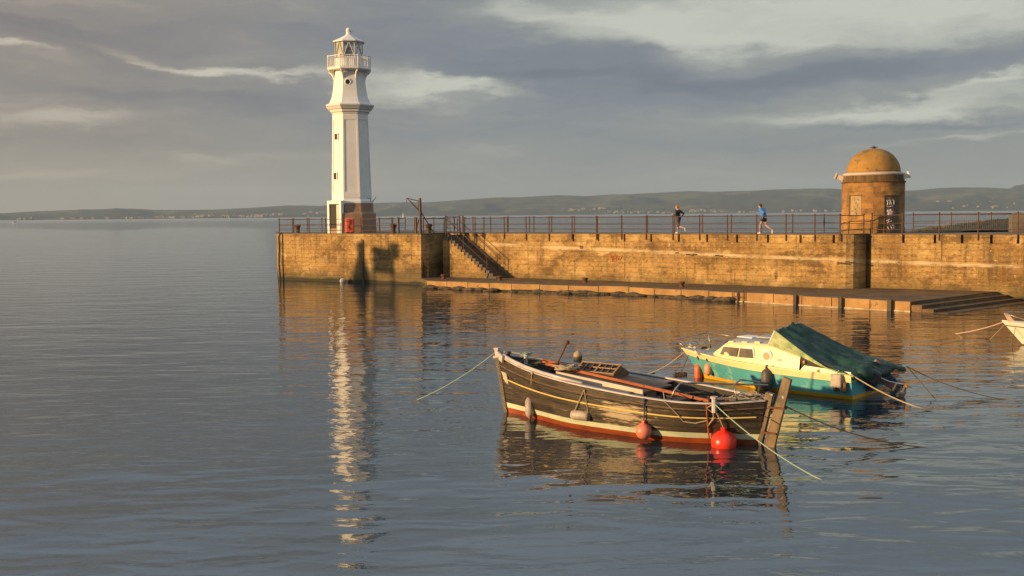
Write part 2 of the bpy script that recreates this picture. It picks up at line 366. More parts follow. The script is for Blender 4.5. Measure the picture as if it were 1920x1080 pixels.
# ------------------------------------------------------------ harbour masonry
def wall_mat(name, tone=1.0, band=True):
    m = bpy.data.materials.new(name); m.use_nodes = True
    t = NT(m.node_tree); bs = t.n['Principled BSDF']; g = t.node('ShaderNodeNewGeometry')
    x, y, z = t.sep(g.outputs['Position'])
    s = t.math('SUBTRACT', t.math('MULTIPLY', x, 0.79), t.math('MULTIPLY', y, 0.61))
    sv = lambda a, c, o=0.0: t.vec(t.math('MULTIPLY', s, a), o, t.math('MULTIPLY', z, c))
    blot = t.noise(sv(0.35, 0.6), 1.0, 6, 0.6)
    streak = t.noise(sv(2.2, 0.22, 5), 1.0, 5, 0.65)
    course = t.noise(sv(0.35, 6.0, 9), 1.0, 4, 0.6)
    speck = t.noise(sv(4.5, 6.0, 2), 1.0, 5, 0.8)
    c = t.mix(t.smooth(blot, 0.32, 0.68), (0.25 * tone, 0.140 * tone, 0.042 * tone), (0.47 * tone, 0.29 * tone, 0.098 * tone))
    c = t.mix(t.math('MULTIPLY', t.smooth(streak, 0.50, 0.68), 0.8), c, (0.12, 0.075, 0.030))
    c = t.mix(t.math('MULTIPLY', t.smooth(streak, 0.46, 0.28), 0.5), c, (0.46 * tone, 0.36 * tone, 0.19 * tone))
    c = t.mix(t.math('MULTIPLY', t.smooth(course, 0.52, 0.66), 0.32), c, (0.17, 0.125, 0.06))
    c = t.mix(t.math('MULTIPLY', t.smooth(speck, 0.53, 0.61), 0.8), c, (0.085, 0.055, 0.025))
    c = t.mix(t.math('MULTIPLY', t.smooth(speck, 0.43, 0.36), 0.7), c, (0.66, 0.48, 0.24))
    big = t.noise(sv(0.42, 0.7, 44), 1.0, 8, 0.72)
    c = t.mix(t.math('MULTIPLY', t.smooth(big, 0.53, 0.60), 0.75), c, (0.115, 0.065, 0.024))
    c = t.mix(t.math('MULTIPLY', t.smooth(big, 0.45, 0.38), 0.65), c, (0.62 * tone, 0.43 * tone, 0.18 * tone))
    # thin shuttering lines left in the concrete
    ln = t.math('ABSOLUTE', t.math('SUBTRACT', t.math('FRACT', t.math('ADD', t.math('DIVIDE', z, 0.31), t.math('MULTIPLY', blot, 0.25))), 0.5))
    c = t.mix(t.math('MULTIPLY', t.smooth(ln, 0.06, 0.0), t.smooth(t.noise(sv(0.6, 1.1, 31), 1.0, 5, 0.7), 0.52, 0.70, 0.0, 0.4)), c, (0.12, 0.085, 0.045))
    vj = t.math('ABSOLUTE', t.math('SUBTRACT', t.math('FRACT', t.math('DIVIDE', s, 3.63)), 0.5))
    c = t.mix(t.math('MULTIPLY', t.smooth(vj, 0.010, 0.003), t.smooth(blot, 0.42, 0.6, 0.0, 0.8)), c, (0.06, 0.045, 0.03))
    if band:  # pale lime line that falls away to the right, rust running below it
        zl = t.math('SUBTRACT', z, t.math('SUBTRACT', t.math('ADD', 2.68, t.math('MULTIPLY', t.math('SUBTRACT', speck, 0.5), 0.35)), t.math('MULTIPLY', t.math('MAXIMUM', t.math('ADD', x, 2.0), 0.0), 0.034)))
        on = t.smooth(x, -3.0, -1.5)
        bd = t.math('MULTIPLY', t.math('MULTIPLY', t.smooth(t.math('ABSOLUTE', zl), 0.15, 0.02), on), t.smooth(t.noise(sv(0.45, 1, 7), 1, 7, 0.7), 0.38, 0.58, 0.08, 0.9))
        c = t.mix(bd, c, (0.62, 0.49, 0.30))
        ru = t.noise(sv(1.6, 0.05, 21), 1.0, 4, 0.6)
        rf = t.math('MULTIPLY', t.math('MULTIPLY', t.smooth(ru, 0.60, 0.70), t.smooth(zl, -1.5, 0.0)), t.smooth(zl, 0.08, -0.02))
        c = t.mix(t.math('MULTIPLY', rf, t.math('MULTIPLY', on, 0.9)), c, (0.21, 0.075, 0.025))
    # weed and wet staining towards the tide line
    alg = t.smooth(t.math('ADD', t.math('SUBTRACT', z, t.math('MULTIPLY', t.math('MULTIPLY', t.smooth(x, -10.9, -10.3), t.smooth(x, -5.0, -6.0)), 0.45)), t.math('MULTIPLY', t.math('SUBTRACT', streak, 0.5), 1.6)), 1.10, 0.15)
    c = t.mix(t.math('MULTIPLY', alg, 0.8), c, (0.085, 0.070, 0.030))
    wet = t.smooth(t.math('ADD', z, t.math('MULTIPLY', t.math('SUBTRACT', blot, 0.5), 0.5)), 0.30, 0.12)
    c = t.mix(wet, c, (0.035, 0.034, 0.018))
    t.l.new(c, bs.inputs['Base Color']); bs.inputs['Roughness'].default_value = 0.9
    hh = t.math('ADD', t.math('MULTIPLY', speck, 0.6), t.math('ADD', t.math('MULTIPLY', course, 0.5), t.math('MULTIPLY', t.smooth(ln, 0.0, 0.07), 0.35)))
    t.l.new(t.bump(hh, 0.055), bs.inputs['Normal'])
    return m
M_wall = wall_mat('weathered_concrete'); M_apron = wall_mat('apron_concrete', 1.0, False)
M_deck = mat('deck_concrete', (0.16, 0.13, 0.10), (0.09, 0.075, 0.06), scale=0.8, rough=0.9, bump=0.01)
M_weed = mat('weedy_landing', (0.15, 0.085, 0.035), (0.070, 0.042, 0.018), scale=0.7, rough=0.75, bump=0.03, bscale=4, spots=(0.22, 0.13, 0.055), spot_scale=1.5, spot_lo=0.56)

ZD = 3.38
nA0, nA, nB, nC, nD = (-19.25, 87.5), (-17.3, 78.8), (-6.05, 71.2), (-4.62, 74.1), (0.0, 70.6)
nF = (16.9, 58.25); curve = [(17.6, 57.78), (18.05, 57.58), (18.45, 57.55), (18.8, 57.68), (19.1, 57.92), (19.35, 58.2), (19.45, 58.5)]
nR0, nR1, nR2 = (19.54, 58.0), (25.9, 53.9), (37.0, 46.7)
far = [(47, 62), (24.5, 68.5), (18.5, 64.6), (2.2, 76.1), (-2.6, 79.4), (-8.0, 89.0)]
pier = empty('harbour_pier', (0, 66, 0), 0, 'long weathered golden concrete pier wall carrying the lighthouse and the domed tower', 'pier')
ZC = 2.93
b = MB(); b.prism([nA0, nA, nB, nC, nD, nF] + curve + [nR0, nR1, nR2] + far, -3.0, ZC); b.build('wall', M_wall, pier, world=True)
# deck slab set back behind the coping
def off(p, q):          # unit vector to the left of travel p->q
    v = Vector((q[0] - p[0], q[1] - p[1])).normalized(); return Vector((-v.y, v.x))
def inner(line, d):     # polyline moved sideways by d with mitred corners
    out = []
    for i, p in enumerate(line):
        a = off(line[i - 1], p) if i else off(p, line[1])
        c = off(p, line[i + 1]) if i < len(line) - 1 else a
        n = (a + c).normalized(); n = n * (d / max(0.35, n.dot(a)))
        out.append((p[0] + n.x, p[1] + n.y))
    return out
edge = [nA0, nA, nB, nC, nD, nF] + curve
edge2 = [nR0, nR1, nR2]
b = MB(); b.prism(inner(edge, 0.42) + inner(edge2, 0.42) + far, ZC - 0.02, ZD - 0.006); b.build('deck', M_deck, pier, world=True)
# coping course in blocks, with scupper gaps between them
def coping(line, pr, z0, z1, gaps, gapw=0.13):
    """blocks along a polyline; gaps = arc lengths of open scuppers"""
    b = MB()
    lens = []; tot = 0
    for p, q in zip(line, line[1:]): l = (Vector(q) - Vector(p)).length; lens.append((tot, l)); tot += l
    cuts = sorted([0.0, tot] + [x_ for x_, _ in lens[1:]] + list(gaps))
    outer = inner(line, -pr); inn = inner(line, 0.43)
    def at(pl, i, k): return Vector(pl[i]).lerp(Vector(pl[i + 1]), k)
    for i, (s0, l) in enumerate(lens):
        pts = [c for c in cuts if s0 - 1e-6 <= c <= s0 + l + 1e-6]
        pts = sorted(set(round(c, 4) for c in pts))
        for a_, c_ in zip(pts, pts[1:]):
            if c_ - a_ < 0.02: continue
            ga = gapw / 2 if any(abs(a_ - gg) < 1e-3 for gg in gaps) else 0.0
            gc = gapw / 2 if any(abs(c_ - gg) < 1e-3 for gg in gaps) else 0.0
            k0, k1 = (a_ + ga - s0) / l, (c_ - gc - s0) / l
            q = [at(outer, i, k0), at(outer, i, k1), at(inn, i, k1), at(inn, i, k0)]
            b.prism([(v.x, v.y) for v in q], z0, z1)
    return b
def line_hit(px, p, q, z):      # arc length from p where the wall line p-q is seen at photo column px
    d = ray(px, 440); v = Vector((q[0] - p[0], q[1] - p[1])); L = v.length; v /= L
    den = v.x * d.y - v.y * d.x
    s = (p[1] * d.x - p[0] * d.y) / den
    return s
L0 = 0
def arc(line, i): return sum((Vector(line[k + 1]) - Vector(line[k])).length for k in range(i))
aCD = arc(edge, 3); aDF = arc(edge, 4)
slots = [aDF + line_hit(px, nD, nF, ZD) for px in (987, 1030, 1075, 1122, 1171, 1221, 1273, 1326, 1382, 1440, 1501, 1563)]
coping(edge, 0.0, ZC, ZD, slots).build('coping', M_wall, pier, world=True)
slots2 = [line_hit(px, nR0, nR2, ZD) for px in (1694, 1753, 1804, 1859, 1909)]
coping(edge2, 0.0, ZC, ZD, slots2).build('coping', M_wall, pier, world=True)
# dark lip line of the deck edge
b = MB()
for ln in (edge, edge2):
    q = inner(ln, 0.10); q2 = inner(ln, -0.035)
    for i in range(len(ln) - 1): b.prism([q2[i], q2[i + 1], q[i + 1], q[i]], ZD - 0.002 + 0.004 * (i % 2) * 0, ZD + 0.055)
b.build('edge_kerb', M_deck, pier, world=True)
# red scrawl sprayed on the long wall
M_red = mat('red_spray', (0.50, 0.07, 0.03), (0.35, 0.06, 0.03), rough=0.8)
wn = Vector((-(nF[1] - nD[1]), nF[0] - nD[0], 0)).normalized(); wn = -wn if wn.y > 0 else wn
def wall_pt(px, py, out=0.01):
    s = line_hit(px, nD, nF, ZD); v = (Vector(nF) - Vector(nD)).normalized(); p = Vector(nD) + v * s
    zz = V(px, py, p.y).z; return Vector((p.x, p.y, zz)) + wn * out
b = MB()
for st in [[(1142, 475), (1145, 478), (1149, 481)], [(1146, 477), (1148, 485), (1149, 491)], [(1150, 480), (1151, 489)], [(1151, 485), (1155, 484)], [(1155, 480), (1156, 489)],
           [(1158, 482), (1159, 488), (1161, 484), (1163, 488), (1167, 479)], [(1144, 483), (1153, 479), (1160, 480)]]:
    b.tube([wall_pt(*q) for q in st], 0.022, 4)
b.build('graffiti', M_red, pier, world=True)
# old ragged crack and dark hole marks, built as shallow shards
M_dark = mat('dark_stain', (0.05, 0.035, 0.022), (0.09, 0.06, 0.035), scale=5, rough=0.95)
b = MB()
for (px, py) in [(1090, 462), (1091, 465), (1270, 474), (1290, 477), (1297, 478), (1303, 477), (1345, 479), (1352, 480), (1575, 493), (1582, 494), (1590, 491)]:
    c = wall_pt(px, py, 0.0); b.box(c, (0.25, 0.05, 0.07), random.uniform(-.9, -.4)); b.build('spalled_patch', M_dark, pier, world=True); b = MB()

# ------------------------------------------------------------ landing apron below the wall
ZA = 0.47
ap_f = [G(x_, y_, 0) for x_, y_ in ((801, 540), (960, 547), (1180, 553.5), (1330, 562), (1400, 566), (1560, 576), (1708, 584.5))]
ap_f = [(p.x, p.y) for p in ap_f]
end = (25.3, 54.9)
land = empty('landing_apron', (8, 62, 0), 0, 'low weed-covered concrete landing stage along the foot of the pier wall', 'landing stage')
b = MB(); pl = ap_f + [end, (20, 59), (0, 71.5), (-4.6, 74.5), (-6.3, 72.0)]
b.prism(pl, -2.5, ZA - 0.06); b.build('base', M_apron, land, world=True)
b = MB(); b.prism(pl, ZA - 0.061, ZA - 0.004); b.build('landing_top', M_weed, land, world=True)
# front kerb stones
kf = inner(ap_f, -0.05); ki = inner(ap_f, 0.35)
M_kerb = mat('kerb_stone', (0.46, 0.27, 0.10), (0.30, 0.17, 0.065), scale=1.2, rough=0.9, bump=0.02, spots=(0.14, 0.10, 0.06), spot_scale=3)
b = MB()
for i in range(len(kf) - 1):
    n = max(1, int((Vector(kf[i + 1]) - Vector(kf[i])).length / 1.55))
    for j in range(n):
        g0, g1 = (j + 0.012) / n, (j + 0.988) / n
        q = [Vector(kf[i]).lerp(Vector(kf[i + 1]), g0), Vector(kf[i]).lerp(Vector(kf[i + 1]), g1), Vector(ki[i]).lerp(Vector(ki[i + 1]), g1), Vector(ki[i]).lerp(Vector(ki[i + 1]), g0)]
        zt = ZA + random.uniform(-0.015, 0.02)
        b.prism([(v.x, v.y) for v in q], (0.12 if i < 3 else 0.02) + random.uniform(-.03, .03), zt)
b.build('kerb_stone', M_kerb, land, world=True)
# ragged weed and stones at the toe of the older, left part
b = MB()
for i in range(130):
    k = random.random() ** 0.9 * 3.6; j = int(k); p = Vector(kf[j]).lerp(Vector(kf[j + 1]), k - j)
    s = random.uniform(0.10, 0.30)
    b.ball((p.x - 0.02 + random.uniform(-.1, .05), p.y - random.uniform(0, 0.25), random.uniform(-0.06, 0.10)), s, 8, sz=(1.6, 1, 0.55))
M_toe = mat('weed_stones', (0.06, 0.045, 0.022), (0.14, 0.10, 0.055), scale=2, rough=0.85, bump=0.05)
tag(b.build('toe_stones', M_toe, land, world=True), kind='stuff')
# steps down to the water at the right-hand end
cor = Vector(ap_f[-1]); en = Vector(end); sd = (en - cor).normalized(); outn = Vector((sd.y, -sd.x)); fd = (Vector(ap_f[-1]) - Vector(ap_f[-2])).normalized()
for i, (w0, w1, zt) in enumerate([(0.0, 0.50, 0.31), (0.5, 1.05, 0.15), (1.05, 1.7, 0.015)]):
    b = MB(); q = [cor + fd * w0 * 1.0 + sd * 0.02, cor + fd * w1, en + fd * w1 + sd * 0.2, en + fd * w0 + sd * 0.2]
    b.prism([(v.x, v.y) for v in q], -2, zt); b.build('step', M_weed, land, world=True)
M_salt = mat('pale_tide_line', (0.62, 0.52, 0.36), (0.40, 0.30, 0.18), scale=3, rough=0.9, bump=0.02)
b = MB(); ks = inner(ap_f, -0.10)
for i in range(3, len(ks) - 1):
    n = 14
    for j in range(n):
        q = [Vector(ks[i]).lerp(Vector(ks[i + 1]), j / n), Vector(ks[i]).lerp(Vector(ks[i + 1]), (j + 1) / n), Vector(kf[i]).lerp(Vector(kf[i + 1]), (j + 1) / n), Vector(kf[i]).lerp(Vector(kf[i + 1]), j / n)]
        b.prism([(v.x, v.y) for v in q], -0.3, 0.035 + 0.03 * noise.noise(Vector((i * 3 + j * .6, 0, 0))))
b.build('tide_ledge', M_salt, land, world=True)
# timber fender piles bolted to the apron face
M_pile = mat('wet_timber', (0.035, 0.026, 0.018), (0.07, 0.05, 0.03), scale=3, rough=0.7, bump=0.02, stretch=(1, 1, 0.2))
def apron_hit(px):
    for i in range(len(kf) - 1):
        a, c = proj((*kf[i], 0.2))[0], proj((*kf[i + 1], 0.2))[0]
        if a <= px <= c: return Vector((*Vector(kf[i]).lerp(Vector(kf[i + 1]), (px - a) / (c - a)), 0))
    return Vector((*kf[-1], 0))
for px, wd in ((1495, 0.16), (1578, 0.17), (1671, 0.2)):
    p = apron_hit(px); b = MB(); b.box((p.x - 0.06, p.y - 0.1, -0.35), (wd, wd, 1.75), -0.75); b.build('fender_pile', M_pile, land, world=True)

# ------------------------------------------------------------ stair down the wall, beside the pier head
dirw = Vector((nD[0] - nC[0], nD[1] - nC[1])).normalized()      # runs to the right along the wall
nw = Vector((dirw.y, -dirw.x))                                    # out over the apron
if nw.y > 0: nw = -nw
s_top = line_hit(858, nC, nD, ZD); s_bot = s_top + 4.35
stair = empty('stone_stair', (nC[0] + dirw.x * s_top, nC[1] + dirw.y * s_top, ZA), 0, 'steep stone stair climbing from the landing stage to the pier beside the shadowed recess', 'stairs')
NS = 15
b = MB()
def wp(s, o): return (nC[0] + dirw.x * s + nw.x * o, nC[1] + dirw.y * s + nw.y * o)
for i in range(NS):
    a = s_top + (s_bot - s_top) * i / NS; c = s_top + (s_bot - s_top) * (i + 1) / NS
    zt = ZD - (ZD - ZA) * (i + 0.35) / NS
    b.prism([wp(a, 1.35), wp(c + 0.03, 1.35), wp(c + 0.03, -0.05), wp(a, -0.05)], ZA - 0.3, zt)
b.build('step', M_deck, stair, world=True)
b = MB()
prof = [(s_top - 0.12, ZA - 0.3), (s_bot - 0.9, ZA - 0.3)]
for i in range(NS - 3, -1, -1):
    a = s_top + (s_bot - s_top) * i / NS; c = s_top + (s_bot - s_top) * (i + 1) / NS; zt = ZD - (ZD - ZA) * (i + 1.3) / NS
    prof += [(c, zt), (a, zt)]
prof += [(s_top - 0.12, ZD - 0.45)]
P1 = [Vector((*wp(s, 1.42), z_)) for s, z_ in prof]; P2 = [Vector((*wp(s, 1.30), z_)) for s, z_ in prof]; n = len(prof)
b.add(P1 + P2, [tuple(range(n)), tuple(range(n, 2 * n))[::-1]] + [(i, n + i, n + (i + 1) % n, (i + 1) % n) for i in range(n)])
b.build('side_wall', M_wall, stair, world=True)
def handrail(o, nm_posts):
    a = Vector((*wp(s_top + 0.1, o), ZD + 0.05)); c = Vector((*wp(s_bot - 0.7, o), ZA + 0.45))
    b = MB(); b.tube([a + Vector((0, 0, 0.95)), c + Vector((0, 0, 0.95))], 0.028); b.tube([a + Vector((0, 0, 0.45)), c + Vector((0, 0, 0.45))], 0.018)
    b.build('handrail', M_iron, stair, world=True)
    for k in (0.0, 0.42, 0.98):
        p = a.lerp(c, k); b = MB(); b.tube([p - Vector((0, 0, 0.25)), p + Vector((0, 0, 0.97))], 0.026); b.build('post', M_iron, stair, world=True)
handrail(1.30, 3); handrail(0.15, 3)
# ------------------------------------------------------------ lighthouse
LD = 80.0
def zl(py, D=LD): return V(660, py, D).z - ZD
lx = V(661, 437, LD).x
lh = empty('lighthouse', (lx, LD, ZD), R(8.5), 'tall white octagonal lighthouse with a brown stone foot at the pier end', 'lighthouse')
def octa(b, prof, m=0, n=8, cap=True):
    b.lathe([(a / math.cos(math.pi / n), z) for a, z in prof], n, rot=math.pi / n, m=m, cap=cap)
U = LD / F
M_lstone = mat('brown_stone', (0.38, 0.235, 0.15), (0.28, 0.175, 0.12), scale=1.5, rough=0.85, bump=0.02, bscale=9, spots=(0.13, 0.09, 0.07), spot_scale=3, stretch=(1, 1, 0.5))
b = MB(); octa(b, [(44.5 * U, -0.05), (43.6 * U, zl(401)), (39.8 * U, zl(397.5)), (38.6 * U, zl(381.5))]); b.build('plinth', M_lstone, lh)
b = MB()
octa(b, [(39.5 * U, zl(381.5)), (39.3 * U, zl(378)), (36.4 * U, zl(374)), (35.6 * U, zl(366)), (31.6 * U, zl(216)), (32.0 * U, zl(214))])
b.build('shaft', M_white, lh)
# raised borders that frame a sunk panel on every face
def apo(z, z0, z1, a0, a1): return a0 + (a1 - a0) * (z - z0) / (z1 - z0)
b = MB()
z0, z1 = zl(371), zl(218); a0, a1 = 35.75 * U, 31.6 * U
def face_quad(k, u0, u1, za, zb, pr=0.035):
    a = -math.pi / 2 + k * math.pi / 4; nx, ny = math.cos(a), math.sin(a); tx, ty = -ny, nx; q = []
    for z_ in (za, zb):
        ap = apo(z_, z0, z1, a0, a1); hwid = ap * math.tan(math.pi / 8)
        for u in (u0, u1):
            for o_ in (-0.01, pr): q.append((nx * (ap + o_) + tx * hwid * u, ny * (ap + o_) + ty * hwid * u, z_))
    b.add(q, [(0, 2, 3, 1), (4, 5, 7, 6), (1, 3, 7, 5), (0, 4, 6, 2), (0, 1, 5, 4), (2, 6, 7, 3)])
for k in range(8):
    face_quad(k, -1.035, -0.84, z0, z1); face_quad(k, 0.84, 1.035, z0, z1)
    face_quad(k, -0.84, 0.84, z0, z0 + 0.42, 0.033); face_quad(k, -0.84, 0.84, z1 - 0.35, z1, 0.033)
b.build('panel_border', M_white, lh)
b = MB(); octa(b, [(32.2 * U, zl(216)), (33.2 * U, zl(213)), (35.6 * U, zl(211.5)), (36.5 * U, zl(208)), (39.0 * U, zl(206.5)), (41.5 * U, zl(203)), (43.8 * U, zl(200.5)), (44.0 * U, zl(198.5)), (39.0 * U, zl(196.5))])
b.build('cornice', M_white, lh)
b = MB(); octa(b, [(39.0 * U, zl(197)), (36.5 * U, zl(193)), (33.0 * U, zl(184)), (30.6 * U, zl(172)), (29.2 * U, zl(160)), (28.3 * U, zl(148)), (28.0 * U, zl(131.5))])
b.build('upper_shaft', M_white, lh)
for k in range(8):      # scrolled corner brackets under the gallery
    a = -math.pi / 2 + math.pi / 8 + k * math.pi / 4; d = Vector((math.cos(a), math.sin(a), 0)); c8 = 1 / math.cos(math.pi / 8)
    b = MB(); pts = [d * (r_ * U * c8) + Vector((0, 0, zl(y_))) for r_, y_ in ((28.0, 150), (29.2, 144), (31.0, 139), (34.5, 135.5), (37.0, 134))]
    b.tube(pts, [0.04, 0.07, 0.09, 0.10, 0.08], 6); b.build('bracket', M_white, lh)
b = MB(); octa(b, [(36.5 * U, zl(134.5)), (39.6 * U, zl(133)), (39.8 * U, zl(130.5)), (39.0 * U, zl(129.8))]); b.build('gallery_floor', M_white, lh)
# gallery railing
b = MB(); ra = 38.6 * U * 1.0; cs = []
for k in range(8):
    a = -math.pi / 2 + math.pi / 8 + k * math.pi / 4; cs.append(Vector((math.cos(a), math.sin(a), 0)) * ra / math.cos(math.pi / 8))
zt, zb = zl(108), zl(130.2)
for k in range(8):
    p, q = cs[k], cs[(k + 1) % 8]
    b.tube([p + Vector((0, 0, zt)), q + Vector((0, 0, zt))], 0.035, 6); b.tube([p + Vector((0, 0, zb + 0.08)), q + Vector((0, 0, zb + 0.08))], 0.02, 5)
    for j in range(9):
        g_ = p.lerp(q, j / 9); b.tube([g_ + Vector((0, 0, zb)), g_ + Vector((0, 0, zt + (0.06 if j == 0 else 0)))], 0.042 if j == 0 else 0.02, 5)
b.build('gallery_railing', M_white, lh)
# lantern: base ring, diagonal bars, panes, lamp, roof
b = MB(); octa(b, [(25.8 * U, zl(130)), (25.8 * U, zl(109.5)), (24.6 * U, zl(109))]); b.build('lantern_base', M_white, lh)
M_glass = bpy.data.materials.new('lantern_glass'); M_glass.use_nodes = True
t = NT(M_glass.node_tree); t.n.clear(); tr = t.node('ShaderNodeBsdfTransparent'); tr.inputs[0].default_value = (0.9, 0.93, 0.92, 1)
gl = t.node('ShaderNodeBsdfGlossy'); gl.inputs['Roughness'].default_value = 0.02; ms = t.node('ShaderNodeMixShader'); ms.inputs[0].default_value = 0.18
t.l.new(tr.outputs[0], ms.inputs[1]); t.l.new(gl.outputs[0], ms.inputs[2]); o = t.node('ShaderNodeOutputMaterial'); t.l.new(ms.outputs[0], o.inputs[0])
b = MB(); octa(b, [(24.4 * U, zl(110)), (24.4 * U, zl(81.5))], cap=False); b.build('lantern_glass', M_glass, lh)
b = MB(); zt, zb = zl(81), zl(110); zm = (zt + zb) / 2; rc = 24.7 * U / math.cos(math.pi / 8)
cc = [Vector((math.cos(-math.pi / 2 + math.pi / 8 + k * math.pi / 4), math.sin(-math.pi / 2 + math.pi / 8 + k * math.pi / 4), 0)) * rc for k in range(8)]
for k in range(8):
    p, q = cc[k], cc[(k + 1) % 8]; mid = (p + q) / 2
    b.tube([p + Vector((0, 0, zb)), p + Vector((0, 0, zt))], 0.035, 5)
    b.tube([p + Vector((0, 0, zb)), mid + Vector((0, 0, zt))], 0.028, 5); b.tube([mid + Vector((0, 0, zt)), q + Vector((0, 0, zb))], 0.028, 5)
M_cream = mat('cream_bars', (0.62, 0.58, 0.48), rough=0.5)
b.build('glazing_bar', M_cream, lh)
b = MB()    # blanked panes on the landward-left side
for k in (4, 5, 6):
    p, q = cc[k] * 0.93, cc[(k + 1) % 8] * 0.93; b.slab([p + Vector((0, 0, zb)), q + Vector((0, 0, zb)), q + Vector((0, 0, zt)), p + Vector((0, 0, zt))], 0.03)
b.build('blank_pane', M_cream, lh)
b = MB(); b.lathe([(0.10, zb - 0.1), (0.12, zb + 0.15), (0.30, zb + 0.25), (0.36, zb + 0.45), (0.30, zb + 0.70), (0.10, zb + 0.85)], 16); b.build('lamp', M_steel, lh, smooth=True)
b = MB(); octa(b, [(28.6 * U, zl(80.8)), (28.8 * U, zl(79)), (20 * U, zl(74.5)), (10 * U, zl(68.8)), (4.6 * U, zl(65)), (4.4 * U, zl(60.5)), (5.2 * U, zl(60))]); b.build('lantern_roof', M_white, lh)
b = MB(); b.ball((0, 0, zl(56.8)), 5.0 * U, 16); b.tube([(0, 0, zl(58)), (0.33, -0.1, zl(59))], 0.02, 4); b.build('roof_ball', M_white, lh, smooth=True)
# openings
M_hole = mat('dark_opening', (0.012, 0.011, 0.010), rough=0.7)
def on_face(k, z_, u, a, out=0.0):
    an = -math.pi / 2 + k * math.pi / 4; n_ = Vector((math.cos(an), math.sin(an), 0)); t_ = Vector((-n_.y, n_.x, 0))
    return n_ * (a + out) + t_ * u + Vector((0, 0, z_)), n_, t_
def opening(k, py, u, a, w_, h_, nm='window', mt=None):
    c, n_, t_ = on_face(k, zl(py), u, a); M = Matrix((t_, n_, Vector((0, 0, 1)))).transposed()
    b = MB(); fr_ = 0.07
    for sx, sz, ww, hh in ((-(w_ + fr_) / 2, 0, fr_, h_ + 2 * fr_), ((w_ + fr_) / 2, 0, fr_, h_ + 2 * fr_), (0, (h_ + fr_) / 2, w_, fr_), (0, -(h_ + fr_) / 2, w_, fr_)):
        b.box(c + t_ * sx + Vector((0, 0, sz)), (ww, 0.12, hh), M=M)
    o = b.build(nm, M_white, lh)
    b = MB(); b.box(c + n_ * 0.004, (w_, 0.03, h_), M=M); g_ = b.build('pane', mt or M_hole, o); g_.matrix_parent_inverse = Matrix.Identity(4)
    return o
ah = lambda py: apo(zl(py), z0, z1, a0, a1)
z0, z1 = zl(371), zl(218)
opening(7, 258, -0.15, ah(258) + 0.0, 0.30, 0.42); opening(7, 331, -0.25, ah(331), 0.30, 0.48)
c, n_, t_ = on_face(0, zl(157), -0.12, 28.9 * U); M = Matrix((t_, Vector((0, 0, 1)), n_)).transposed()
b = MB(); ringp = [c + t_ * math.cos(q * math.pi / 10) * 0.20 + Vector((0, 0, math.sin(q * math.pi / 10) * 0.20)) for q in range(21)]; b.tube(ringp, 0.05, 6)
o = b.build('round_window', M_white, lh); b = MB(); b.lathe([(0.18, -0.05), (0.18, 0.03)], 16, c, M=M); b.build('pane', M_hole, o)
# doorway on the left face, one leaf folded back, and a dark notice plate
pa = 42 * U
b = MB(); c, n_, t_ = on_face(7, 0, 0, pa); M = Matrix((t_, n_, Vector((0, 0, 1)))).transposed()
b.box(c + t_ * -0.62 + Vector((0, 0, 1.08)), (0.20, 0.34, 2.16), M=M); b.box(c + t_ * 0.62 + Vector((0, 0, 1.08)), (0.20, 0.34, 2.16), M=M); b.box(c + Vector((0, 0, 2.28)), (1.44, 0.34, 0.24), M=M)
b.build('door_frame', M_white, lh)
b = MB(); b.box(c + t_ * -0.10 + n_ * 0.03 + Vector((0, 0, 1.08)), (0.84, 0.12, 2.14), M=M); b.build('doorway', M_hole, lh)
b = MB(); b.box(c + t_ * 0.36 + n_ * 0.10 + Vector((0, 0, 1.06)), (0.32, 0.06, 2.08), M=M)
for zz in (0.55, 1.5): b.box(c + t_ * 0.36 + n_ * 0.135 + Vector((0, 0, zz)), (0.22, 0.02, 0.7), M=M)
b.build('door', M_cream, lh)
M_blue = mat('dark_blue_plate', (0.03, 0.04, 0.07), rough=0.4)
b = MB(); c2, n2, t2 = on_face(0, 1.72, -0.60, 39.2 * U); M2 = Matrix((t2, n2, Vector((0, 0, 1)))).transposed(); b.box(c2 + n2 * 0.03, (0.10, 0.03, 0.75), M=M2); b.build('notice_plate', M_blue, lh)
# small iron brackets above the plinth on the shaded face
b = MB(); c3, n3, t3 = on_face(1, zl(379), 0.1, 38.4 * U)
b.tube([c3 + n3 * 0.3, c3 + n3 * 0.3 + Vector((0, 0, 0.25)), c3 + n3 * 0.3 + t3 * -0.35 + Vector((0, 0, 0.28))], 0.025, 5); b.build('iron_bracket', M_iron, lh); b = MB()
b.tube([c3 + t3 * 0.3 + n3 * 0.2, c3 + t3 * 0.5 + n3 * 0.35 + Vector((0, 0, 0.33))], 0.025, 5); b.build('iron_bracket', M_iron, lh)

# orange lifebelt cabinet on the railing before the lighthouse
M_orange = mat('orange_plastic', (0.80, 0.12, 0.045), (0.72, 0.10, 0.04), rough=0.35)
pc = G(664.5, 437.2, ZD); kx = pc.y / F
cab = empty('lifebelt_cabinet', (pc.x, 76.6, ZD), R(5), 'bright orange lifebelt housing standing in front of the brown lighthouse foot', 'lifebelt housing')
b = MB(); b.box((0, 0, 0.58), (0.66, 0.30, 1.12)); b.build('housing', M_orange, cab, bevel=0.12)
b = MB(); b.tube([(0.02, -0.16, 1.0), (0.02, -0.16, 0.72), (-0.08, -0.16, 0.52), (0.03, -0.16, 0.30)], 0.035, 5); b.build('strap', M_black, cab)
b = MB(); b.box((-0.16, -0.152, 0.10), (0.16, 0.02, 0.05)); b.build('vent_slot', M_black, cab); b = MB(); b.box((0.16, -0.152, 0.10), (0.16, 0.02, 0.05)); b.build('vent_slot', M_black, cab)

